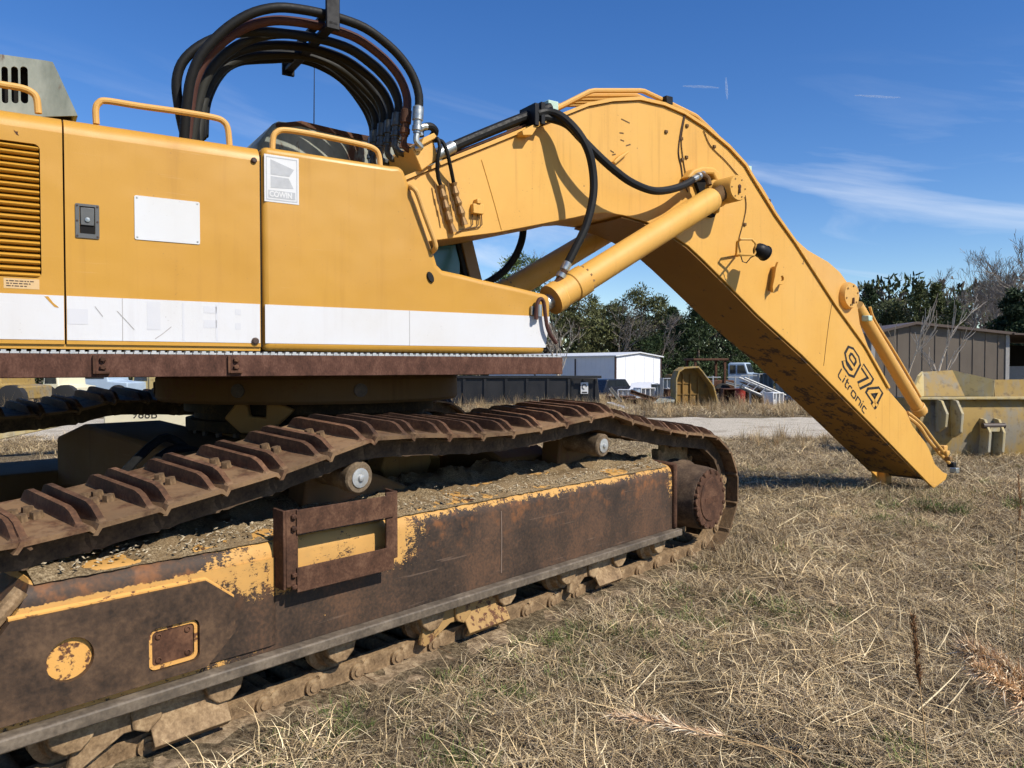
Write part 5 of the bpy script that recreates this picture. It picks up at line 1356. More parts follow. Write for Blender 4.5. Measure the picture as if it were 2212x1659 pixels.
# a fringe of longer grass under the boom tip and round the sprocket
for x, y in [(5.35 + rg.normal(0, .5), 10.0 + rg.normal(0, .28)) for _ in range(260)]:
    put(x, y, 'c_green' if rg.rand() < .35 else 'b_short_%d' % rg.randint(2), rg.uniform(0.9, 1.6))
for _ in range(60):
    p = TR(rg.uniform(4.9, 6.2), rg.uniform(-0.45, -0.05), 0); put(p.x, p.y, 'g_wisp' if rg.rand() < .5 else 'b_short_0', rg.uniform(0.7, 1.2))
scatter('dry_grass', pts, idx, rot, scl, 'matted dry straw grass with green blades in the foreground')
pts, idx, rot, scl = [], [], [], []
for x, y in dens_loop(-30, 34, 26.0, 40, 3.2):
    d = MN.noise(Vector((x * 0.5, y * 0.5, 4)))
    if d + rg.uniform(-.3, .3) > -0.05: put(x, y, 'f_tall', rg.uniform(0.5, 1.25), 0, rg.uniform(0.5, 1.15))
    if rg.rand() < .5: put(x, y, 'a_mat_1', 3.0)
for x, y in dens_loop(-60, 70, 40, 90, 0.6): put(x, y, 'f_tall', rg.uniform(1.2, 2.4), 0, rg.uniform(0.6, 1.3))
for x, y in dens_loop(5, 20, 15.2, 17.0, 5): put(x, y, 'f_tall', rg.uniform(0.4, 0.8))
scatter('tall_dry_weeds', pts, idx, rot, scl, 'tall dry weeds growing among the scrap beyond the gravel road')

# broomsedge stalks --------------------------------------------------
def col_mesh(name, vs, fs, cc, mat):
    me = bpy.data.meshes.new(name); me.from_pydata([tuple(v) for v in vs], [], fs)
    a = me.color_attributes.new('col', 'FLOAT_COLOR', 'POINT'); a.data.foreach_set('color', np.array(cc, dtype=np.float32).ravel())
    me.materials.append(mat); return me
def plume_stalk(base, pts, plume_from, hairs, hl, label, cols, spread=1.0):
    root = empty('broomsedge_stalk', base, label, 'grass stalk')
    P = smooth(pts, 6); n = len(P)
    mb = MB(); mb.tube(P, [0.0032 - 0.0018 * i / n for i in range(n)], 5); part(mb, 'stem', simple('straw_stem', (0.42, 0.27, 0.12), 0.7), root)
    vs, fs, cc = [], [], []
    for _ in range(hairs):
        f = rg.uniform(plume_from, 1.0); i = min(n - 2, int(f * (n - 1))); p = P[i].lerp(P[i + 1], f * (n - 1) - i); t = (P[i + 1] - P[i]).normalized()
        d = (t * 1.0 + Vector(rg.normal(0, 0.30 * spread, 3))).normalized(); L = hl * rg.uniform(0.5, 1.1) * (1.15 - 0.5 * (f - plume_from) / (1 - plume_from))
        sd = d.cross(Vector(rg.normal(0, 1, 3))).normalized() * 0.0016
        q = p - LOC[root]; m_ = q + d * L * 0.55; e = q + d * L + Vector(rg.normal(0, 0.012, 3))
        b = len(vs); vs += [q - sd, q + sd, m_ + sd * 1.1, m_ - sd * 1.1, e]; fs += [(b, b + 1, b + 2, b + 3), (b + 3, b + 2, b + 4)]
        c = cols[rg.randint(len(cols))]; cc += [(*c, 1)] * 5
    o = link('plume', col_mesh('plume', vs, fs, cc, M_BLADE), root, LOC[root])
    return root
TAN = [(0.72, 0.53, 0.34), (0.58, 0.39, 0.23), (0.80, 0.66, 0.46), (0.42, 0.26, 0.14)]
def g_at(u, v, Y): return at(u, v, Y)
b0 = Vector((0.50 * 0 + at(2010, 1659, 2.9).x, 2.9, gz(1.6, 2.9)))
plume_stalk(b0, [b0, at(1995, 1560, 2.92), at(1985, 1470, 2.95), at(1978, 1400, 2.97), at(1972, 1335, 3.0)], 0.45, 420, 0.045, 'upright reddish brown broomsedge stalk standing alone in the foreground', REDST, 0.7)
b1 = Vector((at(2330, 1620, 2.35).x, 2.35, gz(1.7, 2.35)))
plume_stalk(b1, [b1 + Vector((0.02, 0, 0)), at(2290, 1540, 2.30), at(2215, 1478, 2.26), at(2150, 1435, 2.24), at(2100, 1408, 2.22)], 0.22, 2000, 0.11, 'large pale feathery plume leaning in from the right edge', TAN, 1.0)
plume_stalk(b1 + Vector((0.03, -0.05, 0)), [b1 + Vector((0.03, -0.05, 0)), at(2300, 1565, 2.28), at(2225, 1520, 2.25), at(2170, 1480, 2.22), at(2120, 1448, 2.20)], 0.3, 1400, 0.10, 'lower of the two feathery plumes at the right edge', TAN, 1.1)
b2 = Vector((at(1790, 1690, 2.55).x, 2.55, gz(1.0, 2.55)))
plume_stalk(b2, [b2, at(1690, 1640, 2.62), at(1560, 1597, 2.68), at(1440, 1562, 2.72), at(1335, 1545, 2.76)], 0.62, 520, 0.075, 'pale broomsedge stalk lying flat with its plume pointing left', TAN, 0.8)
plume_stalk(b2 + Vector((.05, .06, 0)), [b2 + Vector((.05, .06, 0)), at(1740, 1650, 2.70), at(1640, 1610, 2.76), at(1560, 1588, 2.80), at(1470, 1575, 2.84)], 0.72, 200, 0.06, 'thinner straw stalk lying beside the flat plume', TAN, 0.8)
b3 = Vector((at(2190, 1230, 4.6).x, 4.6, gz(3.0, 4.6)))
plume_stalk(b3, [b3, at(2197, 1180, 4.6), at(2204, 1100, 4.6), at(2200, 1030, 4.62)], 0.5, 120, 0.05, 'slender dry stalk standing at the far right of the grass', REDST, 0.6)

# ------------------------------------------------------------------ trees
def leaf_mat(name, a, b):
    n = Nd(name); c = n.attr('col'); f = n.rand()
    hs_ = n.t.nodes.new('ShaderNodeHueSaturation'); n.t.links.new(c, hs_.inputs['Color']); n.t.links.new(n.rng(f, 0, 1, 0.85, 1.15, False), hs_.inputs['Value'])
    return n.fin(hs_.outputs[0], 0.7, 0, 0.25)
M_LEAF = leaf_mat('evergreen_foliage', 0, 0)
M_BARK = simple('grey_brown_bark', (0.13, 0.10, 0.075), 0.9, 0, 0.3, 5)
M_TWIG = simple('pale_grey_twigs', (0.25, 0.21, 0.17), 0.9, 0, 0.3, 3)
M_PALE = simple('pale_sapling_bark', (0.42, 0.36, 0.28), 0.8, 0, 0.2, 3)
tr = np.random.RandomState(21)
def leaves(vs, fs, cc, p, size, outd, base, up=0.3, var=0.35):
    d = np.array(outd) + tr.normal(0, 0.7, 3); d[2] += up; d /= np.linalg.norm(d) + 1e-9
    s = np.cross(d, tr.normal(0, 1, 3)); s /= np.linalg.norm(s) + 1e-9
    L = size * tr.uniform(0.6, 1.3); W = size * tr.uniform(0.32, 0.6)
    b = len(vs); vs += [p - s * W / 2, p + s * W / 2, p + d * L + s * W * .2, p + d * L - s * W * .2]; fs.append((b, b + 1, b + 2, b + 3))
    k = tr.uniform(1 - var, 1 + var); cc += [(base[0] * k, base[1] * k, base[2] * k, 1)] * 4
def evergreen(u, vtop, Y, halfpx, kind, label, cat='tree', vbase=None, base=(0.045, 0.062, 0.022), n=4200, group='evergreen trees behind the yard'):
    top = at(u, vtop, Y); x = top.x; zb = gz(x, Y); H = top.z - zb; Rr = halfpx / FPX * Y
    root = empty({'pine': 'pine_tree', 'cedar': 'cedar_tree', 'broad': 'evergreen_tree'}[kind], (x, Y, zb), label, cat, group)
    mb = MB(); O = Vector((x, Y, zb)); lean = Vector((tr.uniform(-.3, .3), 0, 0))
    mb.tube([O - Vector((0, 0, .3)), O + lean * .5 + Vector((0, 0, H * .5)), O + lean + Vector((0, 0, H * .92))], [0.18 + H * .012, 0.12 + H * .006, 0.03], 7)
    clumps = []
    if kind == 'pine':
        for k in range(64):
            f = tr.uniform(0.30, 1.0); rmax = Rr * math.sin(math.pi * min(1, max(0.08, (1.04 - f) / 0.78))) ** 0.6
            a = tr.uniform(0, 6.283); r_ = rmax * math.sqrt(tr.uniform(0.05, 1)); c = np.array([lean.x * f + r_ * math.cos(a), r_ * math.sin(a), H * f * 0.97])
            clumps.append((c, Rr * tr.uniform(0.20, 0.36)))
            mb.tube([O + lean * f + Vector((0, 0, H * f * .9)), O + Vector(c)], [0.05, 0.02], 4)
    elif kind == 'cedar':
        for k in range(120):
            f = (k + tr.rand()) / 120; rmax = Rr * min(1.0, 1.25 * (1.02 - f) ** 0.9); a = tr.uniform(0, 6.283); r_ = rmax * tr.uniform(0.3, 1)
            clumps.append((np.array([r_ * math.cos(a), r_ * math.sin(a), H * (0.04 + 0.96 * f)]), max(0.35, Rr * (0.34 - 0.20 * f))))
    else:
        for k in range(60):
            a = tr.uniform(0, 6.283); el_ = tr.uniform(-0.6, 1.45); r_ = tr.uniform(0.55, 1.0)
            clumps.append((np.array([Rr * r_ * math.cos(a) * math.cos(el_), Rr * r_ * math.sin(a) * math.cos(el_), H * 0.45 + H * 0.52 * r_ * math.sin(el_)]), Rr * tr.uniform(0.22, 0.38)))
    vs, fs, cc = [], [], []
    size = max(0.22, 2.2 * Y / 769.0 * 1.05)
    per = int(n * 1.5) // len(clumps)
    for c, cr in clumps:
        tone = tr.uniform(0.65, 1.35); bc = tuple(b * tone for b in base)
        for _ in range(per):
            d = tr.normal(0, 1, 3); d /= np.linalg.norm(d); p = c + d * cr * tr.uniform(0.35, 1.0) * np.array([1, 1, 0.62])
            leaves(vs, fs, cc, p, size, d, bc, 0.5 if kind == 'pine' else 0.2)
    part(mb, 'trunk', M_BARK, root)
    link('crown', col_mesh('crown', vs, fs, cc, M_LEAF), root, LOC[root])
    return root
def bare_tree(u, vtop, Y, label, spread=0.5, depth=6, mat=None, zb=None, group='bare trees behind the yard', x=None, lean=0.0, rmin=0.018, name='bare_tree', r0=None):
    top = at(u, vtop, Y); X = top.x if x is None else x; zb = gz(X, Y) if zb is None else zb; H = top.z - zb
    root = empty(name, (X, Y, zb), label, 'tree', group)
    trunk, crown = MB(), MB()
    def grow(p, d, L, r, lev):
        n = 3; pts_ = [p]; q = p; dd = d
        for i in range(n):
            dd = (dd + Vector(tr.normal(0, 0.10, 3)) + Vector((0, 0, 0.05))).normalized(); q = q + dd * L / n; pts_.append(q)
        (trunk if lev == 0 else crown).tube(pts_, [r - (r - r * .62) * i / n for i in range(n + 1)], 5 if lev < 2 else 3, caps=False)
        if lev >= depth: return
        k = 3 if lev < 3 else 2 + (tr.rand() < 0.5)
        for j in range(k):
            f = tr.uniform(0.35, 1.0) if j else 1.0; i = min(n - 1, int(f * n)); pp = pts_[i].lerp(pts_[i + 1], f * n - i) if f < 1 else pts_[-1]
            ax = Vector(tr.normal(0, 1, 3)); sd = dd.cross(ax).normalized(); nd = (dd + sd * spread * tr.uniform(0.5, 1.4) + Vector((0, 0, 0.12))).normalized()
            grow(pp, nd, L * tr.uniform(0.58, 0.84), max(rmin, r * (0.62 if j == 0 else 0.45)), lev + 1)
    O = Vector((X, Y, zb)); grow(O - Vector((0, 0, .2)), Vector((lean, 0, 1)).normalized(), H * 0.34, r0 or (0.05 + H * 0.016), 0)
    mx = max(v.z for v in crown.v) - zb; k = H / mx
    for m in (trunk, crown):
        m.v = [Vector((O.x + (v.x - O.x) * k, O.y + (v.y - O.y) * k, zb + (v.z - zb) * k)) for v in m.v]
    part(trunk, 'trunk', mat or M_TWIG, root, smooth=False); part(crown, 'crown', mat or M_TWIG, root, smooth=False)
    return root
DKG = (0.040, 0.062, 0.022); OLV = (0.105, 0.112, 0.042); CED = (0.082, 0.096, 0.036)
evergreen(1124, 546, 118, 80, 'pine', 'green pine crown seen under the boom beside the cab', base=(0.095, 0.130, 0.040), n=9000)
evergreen(1385, 622, 122, 72, 'pine', 'rounded pine between boom cylinder and boom, tallest there', base=OLV, n=7000)
evergreen(1300, 645, 126, 60, 'pine', 'smaller pine just right of the boom cylinder', base=OLV)
evergreen(1250, 630, 119, 60, 'pine', 'pine half hidden behind the lower end of the boom cylinder', base=OLV)
evergreen(1455, 668, 117, 62, 'cedar', 'dark cedar left of the layered evergreen near the boom', base=DKG, n=5000)
evergreen(1508, 645, 114, 72, 'cedar', 'layered dark evergreen against the underside of the boom', base=DKG, n=6000)
evergreen(1580, 676, 116, 72, 'cedar', 'dark cedar directly behind the middle of the boom', base=DKG, n=5000)
evergreen(1655, 715, 118, 66, 'cedar', 'dark cedar hidden by the boom, right of the truck', base=DKG, n=4000)
evergreen(1415, 722, 112, 60, 'broad', 'low bushy evergreen above the white shed roof', base=DKG, n=3500)
evergreen(1878, 618, 72, 60, 'cedar', 'cedar next to the pin cap on the boom ear', base=DKG)
evergreen(1928, 645, 68, 62, 'broad', 'broad olive evergreen above the left roof of the brown shed', base=CED, n=5000)
evergreen(1988, 611, 66, 50, 'cedar', 'spiky cedar above the ridge of the brown shed, left of a pair', base=CED)
evergreen(2022, 614, 67, 46, 'cedar', 'spiky cedar above the ridge of the brown shed, right of a pair', base=CED)
evergreen(2062, 655, 64, 62, 'cedar', 'lower cedar right of the two spiky ones', base=CED, n=5000)
evergreen(2200, 618, 52, 62, 'broad', 'dark glossy evergreen at the right edge above the shed', base=(0.026, 0.044, 0.018), n=8000)
bare_tree(1205, 528, 128, 'faint bare treetop behind the green pine', 0.45, 6)
bare_tree(1335, 648, 113, 'grey bare tree among the pines by the boom cylinder', 0.6, 6)
bare_tree(1432, 668, 111, 'bare tree in front of the dark cedars', 0.6, 6)
bare_tree(1208, 676, 88, 'white trunked bare tree just right of the hood nose', 0.55, 5, M_PALE)
bare_tree(2105, 570, 76, 'bare tree left of the tall bare group at the right', 0.5, 7)
bare_tree(2160, 518, 68, 'tallest bare tree at the upper right', 0.5, 7)
bare_tree(2222, 500, 64, 'bare tree cut by the right edge', 0.5, 7)
bare_tree(2130, 545, 90, 'hazy bare tree between the two nearer bare trees', 0.5, 7)
bare_tree(2185, 530, 92, 'hazy bare tree behind the tallest bare tree', 0.5, 7)
bare_tree(2300, 540, 66, 'bare tree just outside the right edge', 0.5, 6)
bare_tree(1890, 640, 74, 'thin bare tree behind the boom ear', 0.5, 6)
bare_tree(2040, 640, 80, 'bare tree behind the spiky cedars', 0.5, 6)
bare_tree(1978, 640, 27, 'pale sapling in front of the brown shed, left stem', 0.38, 3, M_PALE, lean=-0.05, rmin=0.014, name='sapling', r0=0.045, group='saplings in front of the brown shed')
bare_tree(2032, 630, 27.5, 'pale sapling in front of the brown shed, right stem', 0.36, 3, M_PALE, lean=0.06, rmin=0.014, name='sapling', r0=0.045, group='saplings in front of the brown shed')
# far wood behind everything
vs, fs, cc = [], [], []
for k in range(46000):
    x = tr.uniform(-90, 130) if k % 5 else tr.uniform(-220, 260); y = tr.uniform(132, 150); top = 12.0 + 4.0 * MN.noise(Vector((x * 0.07, y * .05, 0))) + 2.0 * MN.noise(Vector((x * 0.35, 0, 3))) + 6.0 * sm(x, 48, 72)
    z = gz(x, y) + top * tr.uniform(0.0, 1.0) ** 0.8
    t = MN.noise(Vector((x * 0.12, z * .2, 9))); base = DKG if t > 0.05 else ((0.085, 0.072, 0.055) if t < -0.18 else OLV)
    leaves(vs, fs, cc, np.array([x, y, z]), 1.05, (0, 0, 1), base)
wd = link('far_wood', col_mesh('far_wood', vs, fs, cc, M_LEAF), None, Vector((0, 0, 0))); tag(wd, 'mixed wood closing off the horizon behind the yard', 'wood', kind='stuff')

# ------------------------------------------------------------------ buildings
def fr(x, y, deg, z=None):
    a = R(deg); d = Vector((math.cos(a), math.sin(a), 0)); n_ = Vector((-math.sin(a), math.cos(a), 0)); o = Vector((x, y, gz(x, y) if z is None else z))
    return lambda s, w, zz: o + d * s + n_ * w + Vector((0, 0, zz))
def shed(name, F, wid, dep, eave, peak, pk, wall, roofm, label, trim=M_TRIM, rib=0.6):
    root = empty(name, F(0, 0, 0), label, 'shed')
    prof = [(0, -0.3), (wid, -0.3), (wid, eave[1]), (pk, peak), (0, eave[0])]
    mb = MB(); mb.prism(F, prof, 0, dep); w = part(mb, 'wall', wall, root)
    mb = MB(); t = 0.07
    mb.prism(F, [(-.2, eave[0] - .05), (pk, peak + .02), (wid + .25, eave[1] - .06), (wid + .25, eave[1] + t), (pk, peak + .02 + t + .06), (-.2, eave[0] + t)], -0.25, dep + .25); part(mb, 'roof', roofm, root)
    s = rib
    def top(s): return eave[0] + (peak - eave[0]) * s / pk if s < pk else peak + (eave[1] - peak) * (s - pk) / (wid - pk)
    while s < wid:
        mb = MB(); mb.box(F, s - .025, s + .025, -0.03, 0.004, -.3, top(s) - .03); part(mb, 'siding_rib', wall, w); s += rib
    for s in (0.0, wid):
        mb = MB(); mb.box(F, s - .09, s + .09, -0.045, 0.1, -.3, top(min(wid, max(0, s))) - .02); part(mb, 'corner_trim', trim, root)
    return root
# brown shed to the right
F = fr(at(1885, 800, 38).x, 38, -3)
wb = at(2166, 800, 38).x - at(1885, 800, 38).x
z_of = lambda v, Y, u=1106: at(u, v, Y).z
zg = F(0, 0, 0).z
sb = shed('brown_shed', F, wb, 12, (z_of(722, 38) - zg, z_of(722, 38) - zg), z_of(702, 38) - zg, wb * 0.31, M_TANWALL, M_ROOF, 'long brown metal shed behind the yellow bucket at right', simple('pale_corner_trim', (0.30, 0.29, 0.27), 0.6))
F2 = F
mb = MB(); mb.prism(F2, [(wb + .1, z_of(724, 38) - zg), (wb + 9, z_of(738, 38) - zg), (wb + 9, z_of(738, 38) - zg + .08), (wb + .1, z_of(724, 38) - zg + .08)], -0.4, 8); part(mb, 'lean_to_roof', M_ROOF, sb)
mb = MB(); mb.box(F2, wb + .3, wb + 9, 7.5, 7.7, -.3, 3.2); part(mb, 'lean_to_back', M_DARK, sb)
for s in (wb + 4.5, wb + 8.9):
    mb = MB(); mb.box(F2, s, s + .15, 0, .15, -.3, 3.2); part(mb, 'lean_to_post', M_TANWALL, sb)
mb = MB(); mb.box(F2, wb + 0.9, wb + 3.4, 2, 2.1, -.3, 2.0); part(mb, 'leaning_sheet', simple('grey_sheet', (0.25, 0.25, 0.25), 0.6), sb)
# white shed
F = fr(at(1330, 800, 84).x, 84, 36.9)
zg = F(0, 0, 0).z
ws = shed('white_shed', F, 7.2, 24, (z_of(769, 84) - zg, z_of(771, 88) - zg), z_of(763, 86) - zg, 3.6, M_WHITEWALL, M_ROOFW, 'white metal shed with red brown corner trim in the far yard', rib=1.5)
F_ = F
for w_ in (6.5, 14.0):
    mb = MB(); mb.box(F_, -0.06, 0.02, w_, w_ + 0.2, -.3, 4.2); part(mb, 'wall_trim', M_TRIM, ws)
mb = MB(); mb.box(F_, -0.05, 0.02, 9.0, 12.0, -.3, 2.6); part(mb, 'roller_door', M_ROOFW, ws)

# ------------------------------------------------------------------ dumpster
Y = 36.0; c = at(1232, 850, Y); F = fr(c.x, Y, 0)
zg = F(0, 0, 0).z; top = z_of(816, Y) - zg
root = empty('dumpster', F(0, 0, 0), 'long black roll-off dumpster standing behind the excavator tracks', 'dumpster')
mb = MB(); mb.box(F, -6.2, 0, 0, 2.2, 0.18, top); part(mb, 'bin', M_DUMP, root, bevel=.02)
mb = MB(); mb.prism(F, [(0.0, 0.2), (1.42, 0.2), (1.30, top - .02), (0.0, top - .02)], 0.25, 2.1); part(mb, 'end_gate', M_DUMP, root, bevel=.02)
for s in [-6.0 + 0.98 * k for k in range(7)]:
    mb = MB(); mb.box(F, s, s + 0.12, -0.07, 0.002, 0.2, top - .05); part(mb, 'side_rib', M_DUMP, root)
for s in (0.05, 0.62, 1.18):
    mb = MB(); mb.box(F, s, s + 0.1, 0.17, 0.252, 0.2, top - .04); part(mb, 'gate_rib', M_DUMP, root)
mb = MB(); mb.box(F, -6.25, 1.45, -0.09, 0.02, top - .02, top + .10); part(mb, 'top_rail', M_DUMP, root, bevel=.01)
mb = MB(); mb.box(F, 0.5, 0.85, 0.155, 0.168, top - .75, top - .22); lb_ = part(mb, 'sticker', M_PLATE, root)
mb = MB(); mb.tube([F(0.67 + .10 * math.cos(R(a)), 0.150, top - .42 + .12 * math.sin(R(a))) for a in range(0, 300, 30)], 0.022, 5); mb.box(F, .56, .80, .148, .154, top - .72, top - .66); part(mb, 'sticker_emblem', M_INK, lb_)
for s in (-5.2, -0.7):
    mb = MB(); mb.lathe(F(s, 0.3, 0.15), F(0, 1, 0) - F(0, 0, 0), [(0.15, 0), (0.15, .2)], 14); part(mb, 'roller', M_DARKSTEEL, root)

# ------------------------------------------------------------------ vehicles and scrap
def vehicle(name, u, vb, Y, deg, prof, win, L, Wd, mat, label, cat, wheels=(0.18, 0.80), wr=0.33, z0=None):
    p = at(u, vb, Y); F = fr(p.x, Y, deg, z0)
    root = empty(name, F(0, 0, 0), label, cat)
    mb = MB(); mb.prism(F, [(x * L, z) for x, z in prof], 0, Wd); b = part(mb, 'body', mat, root, bevel=0.05)
    for q in win:
        for w0, w1 in ((-0.012, 0.01), (Wd - .01, Wd + .012)):
            mb = MB(); mb.prism(F, [(x * L, z) for x, z in q], w0, w1); part(mb, 'window', M_DKGLASS, root)
    a = [(x * L, z) for x, z in prof]; roof = max(z for _, z in a)
    mb = MB(); i = max(range(len(a)), key=lambda k: (a[k][1], a[k][0])); j = (i + 1) % len(a)
    for f0, f1, w_ in ((i, (i - 1) % len(a), 0), (i, j, 0)): pass
    for wx in wheels:
        for w0 in (-0.02, Wd - 0.2):
            mb = MB(); ax_ = F(0, 1, 0) - F(0, 0, 0); mb.lathe(F(wx * L, w0, wr), ax_, [(wr * .5, 0.0), (wr, 0.02), (wr, 0.2), (wr * .5, .22)], 18); wh = part(mb, 'wheel', M_TYRE, root)
            mb = MB(); mb.lathe(F(wx * L, w0 - .006 if w0 < 0 else w0 + .206, wr), ax_, [(wr * .55, 0), (wr * .55, .02)], 14); part(mb, 'rim', M_ALU, wh)
    return root, F, b
SUV = [(0.0, 0.45), (0.02, 0.95), (0.05, 1.10), (0.10, 1.70), (0.14, 1.78), (0.60, 1.78), (0.72, 1.18), (0.97, 1.02), (1.0, 0.80), (1.0, 0.42)]
SUVW = [[(0.10, 1.18), (0.125, 1.66), (0.30, 1.68), (0.30, 1.18)], [(0.32, 1.18), (0.32, 1.68), (0.50, 1.68), (0.50, 1.18)], [(0.52, 1.18), (0.52, 1.68), (0.59, 1.66), (0.69, 1.18)]]
CAR = [(0.0, 0.40), (0.01, 0.85), (0.14, 0.95), (0.26, 1.38), (0.58, 1.40), (0.74, 0.95), (0.97, 0.82), (1.0, 0.40)]
CARW = [[(0.20, 0.98), (0.28, 1.33), (0.42, 1.34), (0.42, 0.98)], [(0.44, 0.98), (0.44, 1.34), (0.57, 1.34), (0.69, 0.98)]]
r_, F, b_ = vehicle('parked_suv', 1303, 850, 66, 38, SUV, SUVW, 4.6, 1.85, M_NAVY, 'dark blue sport utility vehicle parked left of the white cars', 'car')
mb = MB(); mb.prism(F, [(0.61 * 4.6, 1.72), (0.715 * 4.6, 1.20)] + [(0.72 * 4.6, 1.20), (0.615 * 4.6, 1.74)], 0.15, 1.70); part(mb, 'windscreen', M_DKGLASS, r_)
r_, F, b_ = vehicle('parked_car', 1358, 850, 64, -30, CAR, CARW, 4.4, 1.75, M_CARWHITE, 'white saloon car in front of the white shed, left of two', 'car')
r_, F, b_ = vehicle('parked_car', 1400, 852, 60, 62, CAR, CARW, 4.4, 1.75, M_CARWHITE, 'white saloon car seen end-on beside the ochre bucket', 'car')
# truck with pale blue hood
p = at(1572, 835, 60); F = fr(p.x, 60, -28); root = empty('old_truck', F(0, 0, 0), 'old pale blue and white truck cab behind the scrap', 'truck')
mb = MB(); mb.prism(F, [(0, .9), (0, 2.9), (.15, 3.0), (1.3, 3.0), (1.55, 2.2), (2.6, 2.05), (2.75, 1.8), (2.75, .9)], 0, 2.2); part(mb, 'cab', M_CARBLUE, root, bevel=.08)
for q in ([(0.15, 2.15), (0.15, 2.8), (0.6, 2.8), (0.6, 2.15)], [(0.72, 2.15), (0.72, 2.8), (1.22, 2.8), (1.42, 2.15)]):
    mb = MB(); mb.prism(F, q, -.02, .02); part(mb, 'window', M_DKGLASS, root)
mb = MB(); mb.prism(F, [(1.34, 2.88), (1.37, 2.90), (1.60, 2.26), (1.57, 2.24)], .15, 2.05); part(mb, 'windscreen', M_DKGLASS, root)
mb = MB(); mb.box(F, 2.7, 2.95, -.1, 2.3, .55, .95); part(mb, 'bumper', M_CARWHITE, root, bevel=.03)
mb = MB(); mb.box(F, -5.5, 0.2, .6, 1.6, .8, 1.05); part(mb, 'chassis', M_RUST, root)
for s in (2.1, -3.2, -4.4):
    for w0 in (-.05, 1.95):
        mb = MB(); mb.lathe(F(s, w0, .5), F(0, 1, 0) - F(0, 0, 0), [(.25, 0), (.5, .03), (.5, .27), (.25, .3)], 18); part(mb, 'wheel', M_TYRE, root)
# rusty frame standing above the bucket
p = at(1500, 820, 52); F = fr(p.x, 52, 8); root = empty('rusty_frame', F(0, 0, 0), 'rusty roll-over frame of a scrapped machine above the ochre bucket', 'scrap frame')
zg = F(0, 0, 0).z; tp = z_of(774, 52) - zg
for s in (0.0, 2.1):
    for w_ in (0, 1.5):
        mb = MB(); mb.box(F, s, s + .16, w_, w_ + .16, 0, tp - .1); part(mb, 'post', M_RUST, root, bevel=.02)
mb = MB(); mb.box(F, -.1, 2.4, -.1, 1.8, tp - .16, tp); part(mb, 'canopy', M_RUST, root, bevel=.04)
mb = MB(); mb.box(F, -.8, 2.9, .1, 1.5, .7, 1.5); part(mb, 'hull', M_RUST, root, bevel=.06)
mb = MB(); mb.box(F, -1.6, -.7, .2, 1.4, 1.5, 1.9); part(mb, 'tank', M_BUCKETI, root, bevel=.06)
for s in (0.0, 2.0):
    mb = MB(); mb.lathe(F(s, -.1, .65), F(0, 1, 0) - F(0, 0, 0), [(.3, 0), (.65, .05), (.65, .4), (.3, .45)], 20); part(mb, 'wheel', M_TYRE, root)
# ochre bucket of octagonal outline
Y = 36.5; O_ = at(1505, 888, Y); zgo = gz(O_.x, Y)
F = fr(O_.x, Y, 14); root = empty('loader_bucket', F(0, 0, 0), 'rusty ochre loader bucket with octagonal outline standing on edge in the weeds', 'bucket')
k = Y / FPX
shape = [(-49 * k, 0.02), (-49 * k, 62 * k), (-43 * k, 80 * k), (-30 * k, 88 * k), (4 * k, 90 * k), (14 * k, 80 * k), (42 * k, 46 * k), (52 * k, 10 * k), (46 * k, 0.02)]
mb = MB(); mb.prism(F, shape, 0.55, 0.60); part(mb, 'back', M_BUCKETI, root)
ring = [(x * 0.94, 0.03 + z * 0.95) for x, z in shape]
mb = MB(); mb.prism(F, shape, 0.0, 0.549, holes=[ring]); part(mb, 'rim', M_BUCKET, root)
for x in (-22, -4, 14):
    mb = MB(); mb.box(F, x * k - .02, x * k + .02, 0.46, 0.549, 0.1, 74 * k if x < 10 else 66 * k); part(mb, 'rib', M_BUCKETI, root)
for z in (28, 52):
    mb = MB(); mb.box(F, -44 * k, 34 * k, 0.50, 0.5485, z * k, z * k + .04); part(mb, 'seam', M_BUCKETI, root)
# big faded bucket at the right
Y = 13.7; xl = at(1985, 900, Y).x; F = fr(xl, Y, 4); zg = F(0, 0, 0).z
root = empty('large_bucket', F(0, 0, 0), 'huge faded yellow loader bucket lying in the grass right of the boom tip', 'bucket')
zl = z_of(861, Y) - zg; zt_ = z_of(806, Y) - zg; WL = 3.9
sec = [(0.0, 0.0), (-0.06, zl * .35), (-0.03, zl * .75), (0.06, zl), (0.12, zl), (0.03, zl * .75), (0.0, zl * .35), (0.06, 0.0)]
mb = MB(); mb.prism(F, sec, 0.0, WL, 'wz'); part(mb, 'back_wall', M_BUCKET, root)
mb = MB(); mb.box(F, -.05, WL, -0.10, 0.10, zl - .02, zl + .03); part(mb, 'lip', M_BUCKETP, root, bevel=.012)
def sheet(poly, name, mat):
    v = [F(*p) for p in poly]; n_ = (v[1] - v[0]).cross(v[2] - v[0]).normalized() * 0.03
    mb = MB(); kk = len(v); mb.add(v + [q + n_ for q in v], [tuple(range(kk)), tuple(range(kk, 2 * kk))] + [(i, (i + 1) % kk, kk + (i + 1) % kk, kk + i) for i in range(kk)]); part(mb, name, mat, root)
sheet([(-0.16, 0.02, zl + .03), (0.02, 0.04, zl + .40), (0.42, 0.55, zt_ + .02), (0.28, 0.30, zl + .03)], 'spill_plate', M_BUCKETP)
sheet([(0.28, 0.302, zl + .03), (0.42, 0.55, zt_ + .02), (0.98, 0.55, zt_ + .05), (1.06, 0.302, zl + .03)], 'spill_plate', M_BUCKET)
sheet([(1.06, 0.30, zl + .03), (0.98, 0.55, zt_ + .05), (1.45, 0.06, zt_ - .12), (1.42, 0.04, zl + .03)], 'spill_plate', M_BUCKETP)
sheet([(1.45, 0.05, zl + .03), (1.47, 0.10, zt_ - .12), (3.85, 0.10, zt_ - .10), (3.85, 0.05, zl + .03)], 'spill_plate', M_BUCKET)
